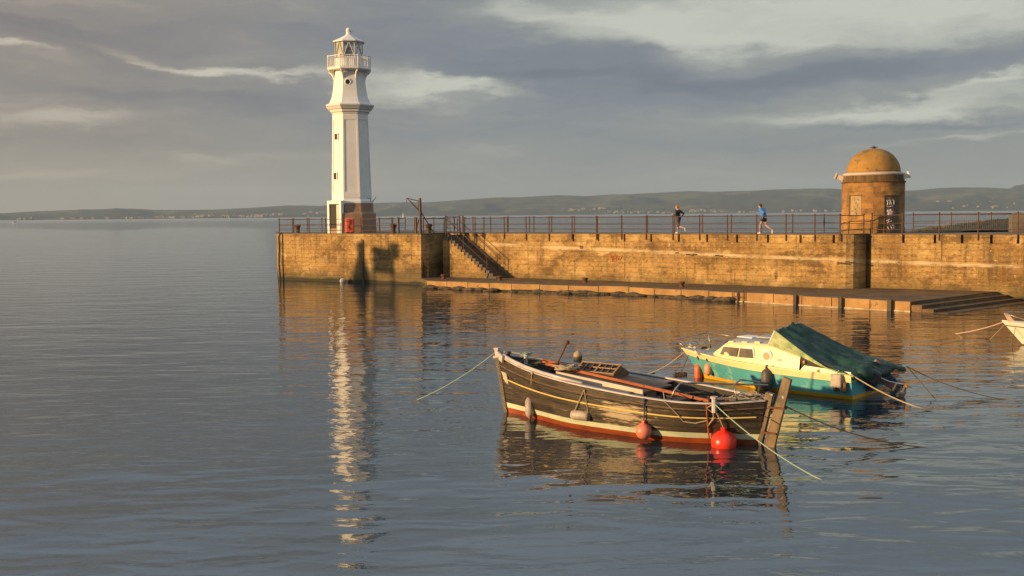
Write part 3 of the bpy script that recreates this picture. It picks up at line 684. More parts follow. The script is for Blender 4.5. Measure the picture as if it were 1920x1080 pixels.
# ------------------------------------------------------------ domed tower
tx = V(1636, 441, 60.0)
tw = empty('domed_tower', (tx.x, 60.0, ZD - 0.1), R(-18.7), 'round golden sandstone tower with a smooth ochre dome beside the pier railing', 'tower')
TU = 60.0 / F
def zt_(py): return V(1636, py, 60.0).z - (ZD - 0.1)
m = bpy.data.materials.new('sandstone_blocks'); m.use_nodes = True
t = NT(m.node_tree); bs = t.n['Principled BSDF']; tc = t.node('ShaderNodeTexCoord'); x, y, z = t.sep(tc.outputs['Object'])
ang = t.math('MULTIPLY', t.math('ARCTAN2', x, y), 1.68)
br = t.node('ShaderNodeTexBrick'); t.l.new(t.vec(ang, z, 0.0), br.inputs['Vector']); br.inputs['Scale'].default_value = 1.0
br.inputs['Brick Width'].default_value = 0.75; br.inputs['Row Height'].default_value = 0.30; br.inputs['Mortar Size'].default_value = 0.018
br.inputs['Color1'].default_value = (0.44, 0.22, 0.055, 1); br.inputs['Color2'].default_value = (0.25, 0.125, 0.038, 1); br.inputs['Mortar'].default_value = (0.30, 0.19, 0.09, 1)
bl = t.noise(t.vec(ang, t.math('MULTIPLY', z, 1.2), 0.0), 2.2, 6, 0.65)
c = t.mix(t.math('MULTIPLY', t.smooth(bl, 0.48, 0.64), 0.6), br.outputs[0], (0.10, 0.055, 0.02))
c = t.mix(t.math('MULTIPLY', t.smooth(bl, 0.42, 0.30), 0.5), c, (0.55, 0.37, 0.16))
sk = t.noise(t.vec(t.math('MULTIPLY', ang, 3.0), t.math('MULTIPLY', z, 0.4), 2.0), 1.0, 4, 0.6)
c = t.mix(t.math('MULTIPLY', t.smooth(t.math('ADD', z, sk), 1.3, 0.7), 0.6), c, (0.15, 0.09, 0.035))
t.l.new(c, bs.inputs['Base Color']); bs.inputs['Roughness'].default_value = 0.9
t.l.new(t.bump(t.math('ADD', t.math('MULTIPLY', br.outputs[1], -0.7), bl), 0.03), bs.inputs['Normal']); M_sand = m
M_dome = mat('ochre_dome', (0.38, 0.21, 0.045), (0.27, 0.145, 0.032), scale=1.3, rough=0.85, bump=0.01, spots=(0.17, 0.10, 0.03), spot_scale=2.0, spot_lo=0.55)
M_band = mat('stained_frieze', (0.06, 0.038, 0.018), (0.20, 0.115, 0.045), scale=2.5, rough=0.9, stretch=(2, 2, 0.1))
rw = 56 * TU
b = MB(); b.lathe([(rw * 1.02, 0), (rw * 1.02, 0.42), (rw, 0.46), (rw, zt_(343.5))], 64); b.build('wall', M_sand, tw, angle=30)
b = MB(); b.lathe([(rw * 1.0, zt_(343.6)), (rw * 1.035, zt_(342.5)), (rw * 1.035, zt_(340.8)), (rw * 0.985, zt_(340)), (rw * 0.975, zt_(330))], 64); b.build('frieze', M_band, tw, angle=30)
M_ledge = mat('pale_ledge', (0.60, 0.50, 0.42), (0.48, 0.38, 0.30), scale=4, rough=0.8)
b = MB(); b.lathe([(rw * 0.96, zt_(330)), (rw * 0.99, zt_(328.4)), (rw * 0.99, zt_(326)), (rw * 0.94, zt_(324.6)), (rw * 0.87, zt_(323.6))], 64); b.build('ledge', M_ledge, tw, angle=30)
b = MB(); dr = rw * 0.862; hd = zt_(278.5) - zt_(323.8)
b.lathe([(dr * math.cos(a * math.pi / 40) ** 0.94 + 1e-3, zt_(323.8) + hd * math.sin(a * math.pi / 40)) for a in range(21)], 64); b.build('dome', M_dome, tw, smooth=True)
b = MB(); b.lathe([(0.10, zt_(279.5)), (0.10, zt_(277)), (0.22, zt_(276.5)), (0.22, zt_(275.6)), (0.06, zt_(275)), (0.04, zt_(273.5))], 12); b.build('finial', M_iron, tw)
def arc_panel(b, a0_, a1_, z0_, z1_, r_, th=0.05, n=8):
    vs = []
    for i in range(n + 1):
        a = R(-90 + a0_ + (a1_ - a0_) * i / n)
        for rr in (r_, r_ + th):
            for zz in (z0_, z1_): vs.append((rr * math.cos(a), rr * math.sin(a), zz))
    fs = [(4 * i + 2, 4 * i + 6, 4 * i + 7, 4 * i + 3) for i in range(n)] + [(4 * i + 3, 4 * i + 7, 4 * i + 5, 4 * i + 1) for i in range(n)] + [(4 * i, 4 * i + 4, 4 * i + 6, 4 * i + 2) for i in range(n)] + [(0, 2, 3, 1), (4 * n, 4 * n + 1, 4 * n + 3, 4 * n + 2)]
    b.add(vs, fs)
def angx(px): return math.degrees(math.asin(max(-1, min(1, (px - 1636) / 56))))
# blocked window: surround proud of a sunk panel
M_panel = mat('rendered_infill', (0.40, 0.29, 0.16), (0.30, 0.21, 0.11), scale=3, rough=0.9, spots=(0.55, 0.45, 0.32), spot_scale=9, spot_lo=0.62, bump=0.01)
M_graf = mat('scrawled_door', (0.11, 0.075, 0.05), (0.17, 0.11, 0.07), scale=4, rough=0.7)
b = MB(); arc_panel(b, angx(1596.5), angx(1616), zt_(404), zt_(367.5), rw, 0.015); win = b.build('blocked_window', M_panel, tw)
b = MB(); arc_panel(b, angx(1595), angx(1597), zt_(405), zt_(366), rw, 0.05); arc_panel(b, angx(1595), angx(1616.5), zt_(367), zt_(365.5), rw, 0.052); b.build('window_reveal', M_band, win)
b = MB(); arc_panel(b, angx(1656), angx(1680), 0.1, zt_(369), rw, 0.035); door = b.build('door', M_graf, tw)
b = MB(); arc_panel(b, angx(1654.6), angx(1656), 0.1, zt_(368), rw, 0.07, 2); arc_panel(b, angx(1654.6), angx(1681), zt_(369), zt_(367), rw, 0.072); b.build('door_frame', M_band, door)
def tpt(px, py, r_): a = R(-90 + angx(px)); return Vector((r_ * math.cos(a), r_ * math.sin(a), zt_(py)))
M_wspray = mat('white_spray', (0.70, 0.68, 0.68), (0.5, 0.45, 0.45), scale=8, rough=0.8)
b = MB(); rg = rw + 0.045
for st in [[(1659, 376), (1661, 380), (1660, 385)], [(1661, 377), (1664, 376)], [(1664, 384), (1665, 376), (1667, 384)], [(1668, 376), (1671, 376), (1671, 384)], [(1659, 387), (1664, 388), (1669, 387)],
           [(1659, 414), (1664, 411), (1661, 417), (1668, 414)], [(1666, 422), (1668, 428)], [(1670, 421), (1671, 428)], [(1673, 422), (1673, 428)], [(1661, 424), (1663, 429)]]:
    b.tube([tpt(*q, rg) for q in st], 0.020, 4)
for (px, py) in [(1662, 396), (1664, 398), (1666, 395), (1665, 401), (1668, 398), (1663, 402), (1667, 402)]: b.ball(tpt(px, py, rg - 0.01), 0.085, 8, sz=(1, .3, 1), M=Matrix.Rotation(R(angx(px)), 3, 'Z'))
b.build('door_graffiti', M_wspray, door)
b = MB()
for (px, py) in [(1670, 397), (1670, 400), (1672, 399)]: b.ball(tpt(px, py, rg - 0.01), 0.05, 8, sz=(1, .3, 1))
b.build('door_graffiti', M_red, door)
b = MB()    # scrawl on the blocked window
random.seed(3)
for i in range(9):
    x0_, y0_ = random.uniform(1599, 1610), random.uniform(372, 400); b.tube([tpt(x0_, y0_, rw + 0.02), tpt(x0_ + random.uniform(1, 3), y0_ + random.uniform(-4, 4), rw + 0.02), tpt(x0_ + random.uniform(-1, 3), y0_ + random.uniform(-1, 5), rw + 0.02)], 0.012, 4)
b.build('window_graffiti', M_band, win)
# two floodlights on the ledge
for sx, px in ((-1, 1577), (1, 1690)):
    p = Vector(((px - 1636) * TU, -0.25, zt_(332.5)))
    b = MB(); Mx = Matrix.Rotation(R(-22 * sx), 3, 'Y')
    b.box(p, (0.40, 0.30, 0.26), M=Mx); b.box(p + Vector((0.23 * sx, 0, 0.10)), (0.10, 0.42, 0.40), M=Mx)
    b.box(p + Vector((-0.12 * sx, 0, -0.18)), (0.10, 0.10, 0.30)); b.build('floodlight', M_ledge if sx < 0 else M_white, tw, bevel=0.02)

# ------------------------------------------------------------ iron railings
def railing(name_label, posts, zb, h=1.08, rails=(1.04, 0.60, 0.26), drop=0.0, cat='railing', finial=True, r=0.036, grp='iron railings along the pier'):
    """posts: list of plan points; drop: how far the post foot hangs below zb on the wall face"""
    e = empty('iron_railing', (posts[0][0], posts[0][1], zb), 0, name_label, cat, grp)
    b = MB(); b.tube([(0, 0, -drop), (0, 0, h)], r, 6)
    if finial: b.ball((0, 0, h), r * 1.7, 6)
    b.ball((0, 0, rails[1]), r * 1.6, 6)
    p0 = b.build('post', M_iron, e); p0.location = (0, 0, 0)
    for q in posts[1:]: part_copy(p0, e, (q[0] - posts[0][0], q[1] - posts[0][1], 0))
    for hh in rails:
        b = MB(); b.tube([(q[0] - posts[0][0], q[1] - posts[0][1], hh + random.uniform(-.012, .012)) for q in posts], 0.026 if hh > 1 else 0.019, 6); b.build('rail', M_iron, e)
    return e
def on_line(px, p, q, out=0.0):
    s = line_hit(px, p, q, ZD); v = Vector((q[0] - p[0], q[1] - p[1])).normalized(); r_ = Vector(p) + v * s + Vector((v.y, -v.x)) * out
    return (r_.x, r_.y)
inn_front = inner([nA0, nA, nB, nC], 0.22)
fA, fB = inn_front[1], inn_front[2]
railing('plain three-bar iron railing along the front of the pier head before the lighthouse', [on_line(px, fA, fB) for px in (524, 549, 580, 611, 644, 677, 712, 737)], ZD)
railing('short iron railing between the gate post and the davit on the pier head', [on_line(px, fA, fB) for px in (748, 781)], ZD)
railing('short iron railing on the pier between the davit and the stair gate', [on_line(px, (-6.3, 71.7), (-4.0, 74.5)) for px in (794, 833)], ZD)
railing('long iron railing bolted to the harbour edge of the pier from stair to domed tower',
        [on_line(px, nD, nF, 0.03) for px in (872, 908, 946, 987, 1030, 1073, 1119, 1166, 1212, 1262, 1312, 1364, 1419, 1474, 1528, 1575)] + [curve[4]], ZD, drop=0.35)
railing('iron railing on the harbour edge right of the domed tower with fine mesh infill',
        [(nR0[0] + 0.05, nR0[1] + 0.05)] + [on_line(px, nR0, nR2, 0.02) for px in (1692, 1761, 1834, 1908, 1985, 2065)], ZD, h=1.12, drop=0.3)
fl0, fl1 = (18.3, 64.2), (2.0, 75.6)
railing('long iron railing along the seaward edge of the pier behind the two runners',
        [on_line(px, fl1, fl0) for px in (887, 920, 953, 993, 1034.5, 1077, 1120, 1166, 1214, 1265, 1317, 1371, 1427, 1486, 1545, 1600)], ZD)
railing('iron railing on the seaward edge behind the lighthouse foot', [on_line(px, (-8.2, 88.4), (-19.0, 87.2)) for px in (760, 735, 711, 690, 662, 632, 604, 577, 551, 524)], ZD)
railing('iron railing on the seaward edge between the lighthouse and the stair gate', [(-8.0, 88.3), (-6.2, 85.4), (-4.4, 82.4), (-2.7, 79.2), (-0.3, 77.6), (1.6, 76.1)], ZD)
railing('iron railing on the seaward edge right of the domed tower', [on_line(px, (24.4, 68.0), (46.5, 61.6)) for px in (1712, 1783, 1858, 1938, 2020)], ZD)
# mesh infill panel, its own thin part of the right-hand railing
e = [o for o in C.objects if o.get('label', '').startswith('iron railing on the harbour edge right')][0]
b = MB(); pa, pb = Vector(on_line(1763, nR0, nR2, 0.0)), Vector(on_line(1906, nR0, nR2, 0.0)); L_ = (pb - pa).length
for i in range(int(L_ / 0.09)):
    q = pa.lerp(pb, (i + 0.5) / int(L_ / 0.09)); b.tube([(q.x, q.y, ZD + 0.28), (q.x, q.y, ZD + 1.02)], 0.0035, 3)
b.build('mesh_infill', M_steel, e, world=True)
# gate at the head of the stair
ga = Vector(on_line(836, (-6.3, 71.9), (0.0, 70.9))); gb = Vector(on_line(862, (-6.3, 71.9), (0.0, 70.9)))
e = empty('iron_gate', (ga.x, ga.y, ZD), 0, 'tall iron gate with a diagonal brace at the head of the stone stair', 'gate')
b = MB()
for q in (ga, gb, gb + Vector((0.22, 0))): b.tube([(q.x, q.y, ZD), (q.x, q.y, ZD + 1.22)], 0.055, 6)
b.build('gate_post', M_iron, e, world=True)
b = MB(); A_, B_ = Vector((ga.x, ga.y, ZD)), Vector((gb.x, gb.y, ZD))
for h_ in (0.12, 0.62, 1.15): b.tube([A_ + Vector((0, 0, h_)), B_ + Vector((0, 0, h_))], 0.028, 5)
b.tube([A_ + Vector((0.1, 0, 1.15)), B_ + Vector((0, 0, 0.12))], 0.02, 5)
for k in (0.15, 0.3): q = A_.lerp(B_, k); b.tube([q + Vector((0, 0, .12)), q + Vector((0, 0, 1.15))], 0.018, 5)
b.build('gate_leaf', M_iron, e, world=True)
# stout posts either side of the davit
for px in (748.5, 781.5):
    q = on_line(px, fA, fB, 0.06); b = MB(); b.lathe([(0.075, 0), (0.075, 1.12), (0.05, 1.16)], 10)
    o = solo(b, 'gate_post', M_iron, 'stout iron post on the pier edge %s' % ('left of the davit, right of the lighthouse' if px < 760 else 'just left of the davit mast'), 'post', 'stout posts by the davit'); o.location = (q[0], q[1], ZD)

# ------------------------------------------------------------ davit
dp = on_line(788, fA, fB, -0.05)
dv = empty('davit', (dp[0], dp[1], ZD), 0, 'old iron davit with a slim jib and stays standing on the pier head corner', 'crane')
k = dp[1] / F
def dpt(px, py, dy=0.0): v = V(px, py, dp[1] + dy); return (v.x - dp[0], dy, v.z - ZD)
b = MB(); b.tube([dpt(788.5, 438), dpt(787.5, 371.5)], [0.11, 0.085], 8); b.build('mast', M_iron, dv)
b = MB(); b.tube([dpt(787, 377.5), dpt(763, 371.5)], 0.035, 6); b.tube([dpt(787, 397), dpt(764, 372.5)], 0.028, 6); b.tube([dpt(784, 377), dpt(784, 394)], 0.022, 5); b.tube([dpt(786, 394), dpt(769, 376)], 0.018, 5); b.build('jib', M_iron, dv)
b = MB(); b.tube([dpt(762.6, 371.5), dpt(762.4, 379.5), (dpt(763.4, 380)[0], 0, dpt(763.4, 380)[2])], 0.022, 5); b.build('hook', M_iron, dv)
b = MB(); b.tube([dpt(789, 397), dpt(814, 437.5, 1.0)], 0.035, 6); b.tube([dpt(786, 409), dpt(779, 437, 0.8)], 0.035, 6); b.build('stay', M_iron, dv)

# ------------------------------------------------------------ bollards
M_boll = mat('rusty_bollard', (0.075, 0.035, 0.022), (0.13, 0.06, 0.03), scale=7, rough=0.8, bump=0.01)
b = MB(); b.lathe([(0.20, 0), (0.19, 0.05), (0.165, 0.10), (0.19, 0.42), (0.25, 0.50), (0.255, 0.62), (0.24, 0.65), (0.05, 0.67)], 16)
bo = b.build('bollard', M_boll, angle=40)
BG = 'tall iron bollards on the pier deck'
for i, (px, D_, lab) in enumerate([(558, 80.5, 'rusty iron bollard at the far left end of the pier head'), (737.5, 76.2, 'rusty iron bollard right of the lighthouse on the pier head'), (804, 75.6, 'rusty iron bollard at the foot of the davit stay')]):
    o = bo if i == 0 else bo.copy()
    if i: C.objects.link(o)
    v = G(px, 437, ZD); o.location = (v.x / v.y * D_, D_, ZD); tag(o, lab, 'bollard', BG)
b = MB(); b.lathe([(0.17, 0), (0.14, 0.06), (0.12, 0.14), (0.19, 0.22), (0.20, 0.28), (0.17, 0.31), (0.04, 0.32)], 14)
bo = b.build('mooring_bollard', M_rust, angle=40)
for i, (px, py, lab) in enumerate([(832, 523, 'low rusty mooring bollard on the landing stage in the shadow left of the stair'), (937, 526, 'low rusty mooring bollard on the landing stage at the foot of the stair'),
                                   (1097, 530, 'low rusty mooring bollard on the landing stage below the red scrawl'), (1278, 538, 'low rusty mooring bollard on the landing stage below the dark-clothed runner')]):
    o = bo if i == 0 else bo.copy()
    if i: C.objects.link(o)
    v = G(px, py, ZA); o.location = (v.x, v.y, ZA - 0.01); tag(o, lab, 'bollard', 'low bollards on the landing stage')

# ------------------------------------------------------------ ladders
def ladder(a, c, wdir, zb, ztop, lab, grp, rung=0.3, wdt=0.38):
    a = Vector(a); e = empty('iron_ladder', (a.x, a.y, zb), 0, lab, 'ladder', grp); wv_ = Vector(wdir).normalized() * wdt / 2
    for s_ in (-1, 1):
        b = MB(); b.tube([Vector((wv_.x * s_, wv_.y * s_, 0)), Vector((wv_.x * s_, wv_.y * s_, ztop - zb))], 0.025, 5); b.build('stile', M_iron, e)
    n_ = int((ztop - zb) / rung); b = MB(); b.tube([(-wv_.x, -wv_.y, 0.15), (wv_.x, wv_.y, 0.15)], 0.018, 5); r0 = b.build('rung', M_iron, e)
    for i in range(1, n_): part_copy(r0, e, (0, 0, i * rung))
q = on_line(1381, ap_f[3], ap_f[4], 0.15); ladder(q, None, (0.75, -0.66), -0.5, 0.50, 'small iron ladder at the landing stage edge, left one of a close pair', 'landing ladders', wdt=0.3)
q = on_line(1392, ap_f[3], ap_f[4], 0.15); ladder(q, None, (0.75, -0.66), -0.5, 0.62, 'small iron ladder at the landing stage edge, right one of a close pair', 'landing ladders', wdt=0.3)
ladder((-5.75, 71.35), None, (0.83, -0.56), -0.4, 1.6, 'iron ladder at the dark corner where the pier head meets the landing stage', 'harbour ladders')
# chain hanging down the left corner of the pier head
b = MB(); cp = Vector((-17.3, 78.62, 0)); b.tube([cp + Vector((0.35, -0.2, ZD + 0.06)), cp + Vector((0.25, -0.25, ZD - 0.15))] + [cp + Vector((0.22 + 0.03 * math.sin(i), -0.24, ZD - 0.3 - i * 0.38)) for i in range(10)], 0.06, 6)
solo(b, 'hanging_chain', M_black, 'black fender chain hanging down the left corner of the pier head', 'chain', origin=(-17.0, 78.4, 0))
# dark joint post on head wall
b = MB(); q = on_line(680, nA, nB, 0.0); b.box((q[0], q[1], 1.4), (0.16, 0.12, 3.2), R(-34)); b.build('timber_rubbing_post', M_pile, pier, world=True)

# grassy mound and stone block beyond the tower
M_grass = mat('rough_grass', (0.09, 0.075, 0.028), (0.16, 0.11, 0.045), scale=1.5, rough=0.95, bump=0.06, bscale=5, spots=(0.16, 0.10, 0.045), spot_scale=2.5, spot_lo=0.55)
b = MB(); n1, n2_ = 60, 18; vs = []
for i in range(n1 + 1):
    for j in range(n2_ + 1):
        px = 1685 + 500 * i / n1; D_ = 61.5 + 9 * j / n2_
        v = ray(px, 430); X = v.x / v.y * D_
        top = (max(0, min(1, (px - 1700) / 190.0))) ** 0.8 * 0.80
        zz = ZD - 0.06 + (top + 0.10 * noise.fractal(Vector((X * 0.9, D_ * 0.9, 0)), 1, 2, 4)) * math.sin(math.pi * min(1, 0.08 + j / n2_))
        vs.append((X, D_, zz))
b.add(vs, [(i * (n2_ + 1) + j, (i + 1) * (n2_ + 1) + j, (i + 1) * (n2_ + 1) + j + 1, i * (n2_ + 1) + j + 1) for i in range(n1) for j in range(n2_)])
tag(b.build('grass_mound', M_grass, smooth=True), kind='structure')
random.seed(5)
b = MB()
for i in range(900):
    px = 1695 + 460 * random.random(); D_ = random.uniform(61.8, 68); v = ray(px, 430); X = v.x / v.y * D_
    top = (max(0, min(1, (px - 1700) / 190.0))) ** 0.8 * 0.80
    zz = ZD - 0.06 + top * math.sin(math.pi * min(1, 0.08 + (D_ - 61.5) / 9)); hgt = random.uniform(0.04, 0.13); a = random.uniform(0, 6.28); w_ = 0.05
    dxx, dyy = math.cos(a) * w_, math.sin(a) * w_
    b.add([(X - dxx, D_ - dyy, zz - .05), (X + dxx, D_ + dyy, zz - .05), (X + random.uniform(-.08, .08), D_, zz + hgt)], [(0, 1, 2)])
tag(b.build('grass_tufts', M_grass), 'tufts of rough dry grass on the mound beyond the domed tower', 'grass', kind='stuff')
b = MB(); q = G(1909, 441, ZD); dd = 60.8; q = Vector((q.x / q.y * dd, dd, ZD)); b.lathe([(0.62, -0.1), (0.62, 0.9), (0.55, 0.97), (0.40, 1.08)], 4, rot=R(30)); b.box((0, 0, 1.02), (0.5, 0.5, 0.12), R(30))
o = solo(b, 'stone_block', M_deck, 'squat grey stone block behind the railing at the right edge', 'stone block', bevel=0.03); o.location = q

# white mooring buoy against the pier head
M_wball = mat('white_buoy_skin', (0.72, 0.68, 0.60), (0.45, 0.40, 0.33), scale=4, rough=0.5)
q = G(643.5, 529.5, 0); b = MB(); b.ball((0, 0, 0), 0.21, 18); 
e = empty('mooring_buoy', (q.x, q.y - 0.2, 0.10), 0, 'small white round buoy floating at the foot of the pier head wall', 'buoy'); b.build('ball', M_wball, e, smooth=True)
b = MB(); b.lathe([(0.05, 0.18), (0.05, 0.25), (0.02, 0.27)], 8); b.build('eye', M_iron, e)

# ------------------------------------------------------------ shadow casters added far to the left, outside the frame
# (shaped so their long evening shadow lies on the pier head wall)
def sunward(px, py, s):
    ss = line_hit(px, nA, nB, ZD); v = (Vector(nB) - Vector(nA)).normalized(); p = Vector(nA) + v * ss; zz = V(px, py, p.y).z
    return Vector((p.x, p.y, zz)) + sdir * s
c1 = sunward(718, 468, 42); c2 = sunward(738, 456, 42); c3 = sunward(676, 460, 42); c4 = sunward(700, 500, 42)
M_hut = mat('painted_boards', (0.5, 0.45, 0.38), (0.35, 0.32, 0.28), rough=0.8)
side = Vector((-SUN_AZ.y, SUN_AZ.x, 0)); rzv = math.atan2(side.y, side.x)
e = empty('shadow_cabin', (c1.x, c1.y, -2), 0, 'boarded cabin shape on legs, added out of view to shadow the pier head wall', 'shadow caster')
b = MB(); b.box((0, 0, c1.z + 2 - 0.75), (1.7, 1.7, 1.5), rzv); b.build('cabin', M_hut, e)
b = MB(); d_ = c2 - c1; b.box((d_.x, d_.y, c2.z + 2 - 0.5), (0.8, 0.8, 1.0), rzv); b.build('shadow_block', M_hut, e)
for a_ in (-0.7, 0.7):
    b = MB(); b.box((side.x * a_, side.y * a_, (c1.z + 0.5) / 2), (0.18, 0.18, c1.z + 0.5), rzv); b.build('leg', M_pile, e)
e = empty('shadow_taper', (c3.x, c3.y, -2), 0, 'tapering post shape added out of view to shadow the pier head wall', 'marker')  # second added caster, tapering, for the narrow shadow on the wall
b = MB(); b.lathe([(1.35, 0), (0.75, c4.z + 1.2), (0.32, c3.z + 1.2), (0.30, c3.z + 2)], 8); b.build('body', M_hut, e)
b = MB(); b.lathe([(0.45, c3.z + 2), (0.05, c3.z + 2.3)], 8); b.build('cap', M_hut, e)
# ------------------------------------------------------------ people
M_skin = mat('skin', (0.50, 0.29, 0.20), (0.44, 0.25, 0.17), scale=8, rough=0.55)
def person(loc, rz, lab, J, cloth, rough_hair=None):
    """J: joints in the runner's own frame (x backwards, y across, z up). cloth: list of (name, material, [(pts, radii)], voxel)"""
    e = empty('person', loc, rz, lab, 'person', 'runners on the pier')
    def remesh(o, vs): md = o.modifiers.new('skin_over', 'REMESH'); md.mode = 'VOXEL'; md.voxel_size = vs; md.use_smooth_shade = True
    V3 = lambda k: Vector(J[k])
    b = MB()
    b.tube([V3('pelvis'), V3('waist'), V3('chest'), V3('neck')], [0.145, 0.125, 0.15, 0.07], 12)
    for s in ('l', 'r'):
        b.tube([V3('chest') + Vector((0, (0.08 if s == 'l' else -0.08), 0.02)), V3(s + 'sh'), V3(s + 'el'), V3(s + 'wr')], [0.08, 0.062, 0.042, 0.026], 10)
        b.tube([V3('pelvis'), V3(s + 'hip'), V3(s + 'kn'), V3(s + 'kn').lerp(V3(s + 'an'), 0.3), V3(s + 'an')], [0.11, 0.088, 0.055, 0.055, 0.034], 10)
        b.tube([V3(s + 'an'), V3(s + 'heel'), V3(s + 'toe')], [0.034, 0.036, 0.025], 8)
        # half-closed hand: palm, four fingers, thumb
        w_ = V3(s + 'wr'); d = (w_ - V3(s + 'el')).normalized(); a_ = d.cross(Vector((1, 0, 0.3))).normalized(); c_ = d.cross(a_).normalized()
        b.tube([w_, w_ + d * 0.045, w_ + d * 0.085], [0.026, 0.036, 0.032], 8)
        for i, ln in enumerate((0.030, 0.036, 0.033, 0.025)):
            k = w_ + d * 0.085 + a_ * (0.027 - 0.018 * i)
            b.tube([k, k + d * ln, k + d * ln * 1.2 + c_ * 0.026, k + d * ln * 0.7 + c_ * 0.040], [0.0095, 0.009, 0.0085, 0.008], 6)
        k = w_ + d * 0.03 + a_ * 0.03; b.tube([k, k + d * 0.03 + a_ * 0.02, k + d * 0.055 + a_ * 0.012 + c_ * 0.02], [0.012, 0.011, 0.009], 6)
    h = V3('head'); b.tube([V3('neck'), h - Vector((0, 0, 0.09))], [0.055, 0.058], 10)
    b.ball(h, 0.098, 16, sz=(0.98, 0.78, 1.22)); b.ball(h + Vector((-0.035, 0, -0.06)), 0.062, 12, sz=(1, 0.85, 0.9))
    b.tube([h + Vector((-0.085, 0, 0.015)), h + Vector((-0.118, 0, -0.025)), h + Vector((-0.09, 0, -0.035))], [0.010, 0.015, 0.012], 6)
    for s in (-1, 1): b.ball(h + Vector((0.01, 0.076 * s, -0.005)), 0.028, 8, sz=(0.7, 0.4, 1.1))
    remesh(b.build('body', M_skin, e, smooth=True), 0.0075)
    for s in (-1, 1):
        b = MB(); b.ball(h + Vector((-0.083, 0.030 * s, 0.012)), 0.012, 8); b.build('eye', M_black, e, smooth=True)
    b = MB(); b.tube([h + Vector((-0.098, -0.02, -0.062)), h + Vector((-0.103, 0, -0.062)), h + Vector((-0.098, 0.02, -0.062))], 0.006, 5); b.build('mouth', M_red, e)
    for nm, mt, tubes, vx in cloth:
        b = MB()
        for pts, rr in tubes:
            P_ = [V3(p) if isinstance(p, str) else Vector(p) for p in pts]
            if len(P_) == 1: b.ball(P_[0], 1.0, 14, sz=rr)
            else: b.tube(P_, rr, 12)
        remesh(b.build(nm, mt, e, smooth=True), vx)
    return e
def lerp3(a, c, k): return tuple(Vector(a).lerp(Vector(c), k))
M_darktop = mat('black_sportswear', (0.018, 0.016, 0.018), (0.03, 0.027, 0.028), rough=0.7)
M_legging = mat('dark_leggings', (0.05, 0.035, 0.04), (0.08, 0.055, 0.055), scale=12, rough=0.7)
M_redhair = mat('reddish_hair', (0.24, 0.09, 0.035), (0.34, 0.14, 0.05), scale=20, rough=0.6, stretch=(1, 1, 0.2))
M_hair = mat('dark_brown_hair', (0.035, 0.02, 0.014), (0.06, 0.035, 0.02), scale=20, rough=0.6)
M_jacket = mat('blue_running_jacket', (0.035, 0.16, 0.52), (0.05, 0.24, 0.66), scale=6, rough=0.5, bump=0.02, bscale=12)
M_shorts = mat('black_shorts', (0.02, 0.018, 0.018), rough=0.7)
M_trim = mat('pale_shirt_hem', (0.45, 0.55, 0.70), rough=0.6)
M_shoe = mat('white_running_shoe', (0.75, 0.73, 0.70), (0.6, 0.55, 0.5), scale=20, rough=0.5)
def path_pt(px, back=2.3):
    a = inner([nC, nD, nF], back); s = line_hit(px, a[1], a[2], ZD); v = (Vector(a[2]) - Vector(a[1])).normalized(); p = Vector(a[1]) + v * s
    return (p.x, p.y, ZD - 0.004)
JA = dict(pelvis=(0, 0, .95), waist=(-.02, 0, 1.08), chest=(-.05, 0, 1.30), neck=(-.07, 0, 1.48), head=(-.10, .0, 1.635),
          lsh=(-.05, .19, 1.41), lel=(.22, .26, 1.22), lwr=(.10, .20, 1.03), rsh=(-.06, -.19, 1.41), rel=(-.02, -.27, 1.12), rwr=(-.25, -.19, 1.19),
          lhip=(.0, .09, .92), lkn=(-.08, .08, .50), lan=(-.12, .07, .10), lheel=(-.10, .07, .045), ltoe=(-.29, .07, .035),
          rhip=(.0, -.09, .92), rkn=(.08, -.09, .48), ran=(.46, -.09, .33), rheel=(.50, -.09, .36), rtoe=(.55, -.09, .16))
J = JA
person(path_pt(1272, 1.6), R(-41), 'runner with reddish hair, long black top and dark knee-length leggings', J, [
    ('top', M_darktop, [(('pelvis', 'waist', 'chest', lerp3(J['chest'], J['neck'], .75)), [.155, .14, .165, .10]),
                        ((J['chest'], 'lsh', 'lel', lerp3(J['lel'], J['lwr'], .92)), [.10, .08, .056, .038]), ((J['chest'], 'rsh', 'rel', lerp3(J['rel'], J['rwr'], .92)), [.10, .08, .056, .038])], .012),
    ('leggings', M_legging, [(('pelvis', 'lhip', lerp3(J['lhip'], J['lkn'], .5), 'lkn', lerp3(J['lkn'], J['lan'], .22)), [.15, .115, .09, .07, .062]), (('pelvis', 'rhip', lerp3(J['rhip'], J['rkn'], .5), 'rkn', lerp3(J['rkn'], J['ran'], .22)), [.15, .115, .09, .07, .062])], .012),
    ('hair', M_redhair, [((lerp3(J['head'], (0, 0, 0), 0),), (.105, .092, .125)) and ((Vector(J['head']) + Vector((.025, 0, .03)),), (.098, .088, .110)), ((Vector(J['head']) + Vector((.10, 0, .05)), Vector(J['head']) + Vector((.16, .02, -.02)), Vector(J['head']) + Vector((.15, .03, -.12))), [.035, .035, .015])], .009),
    ('shoe', M_shoe, [(('lan', 'lheel', 'ltoe'), [.045, .05, .038])], .01), ('shoe', M_shoe, [(('ran', 'rheel', 'rtoe'), [.045, .05, .038])], .01)])
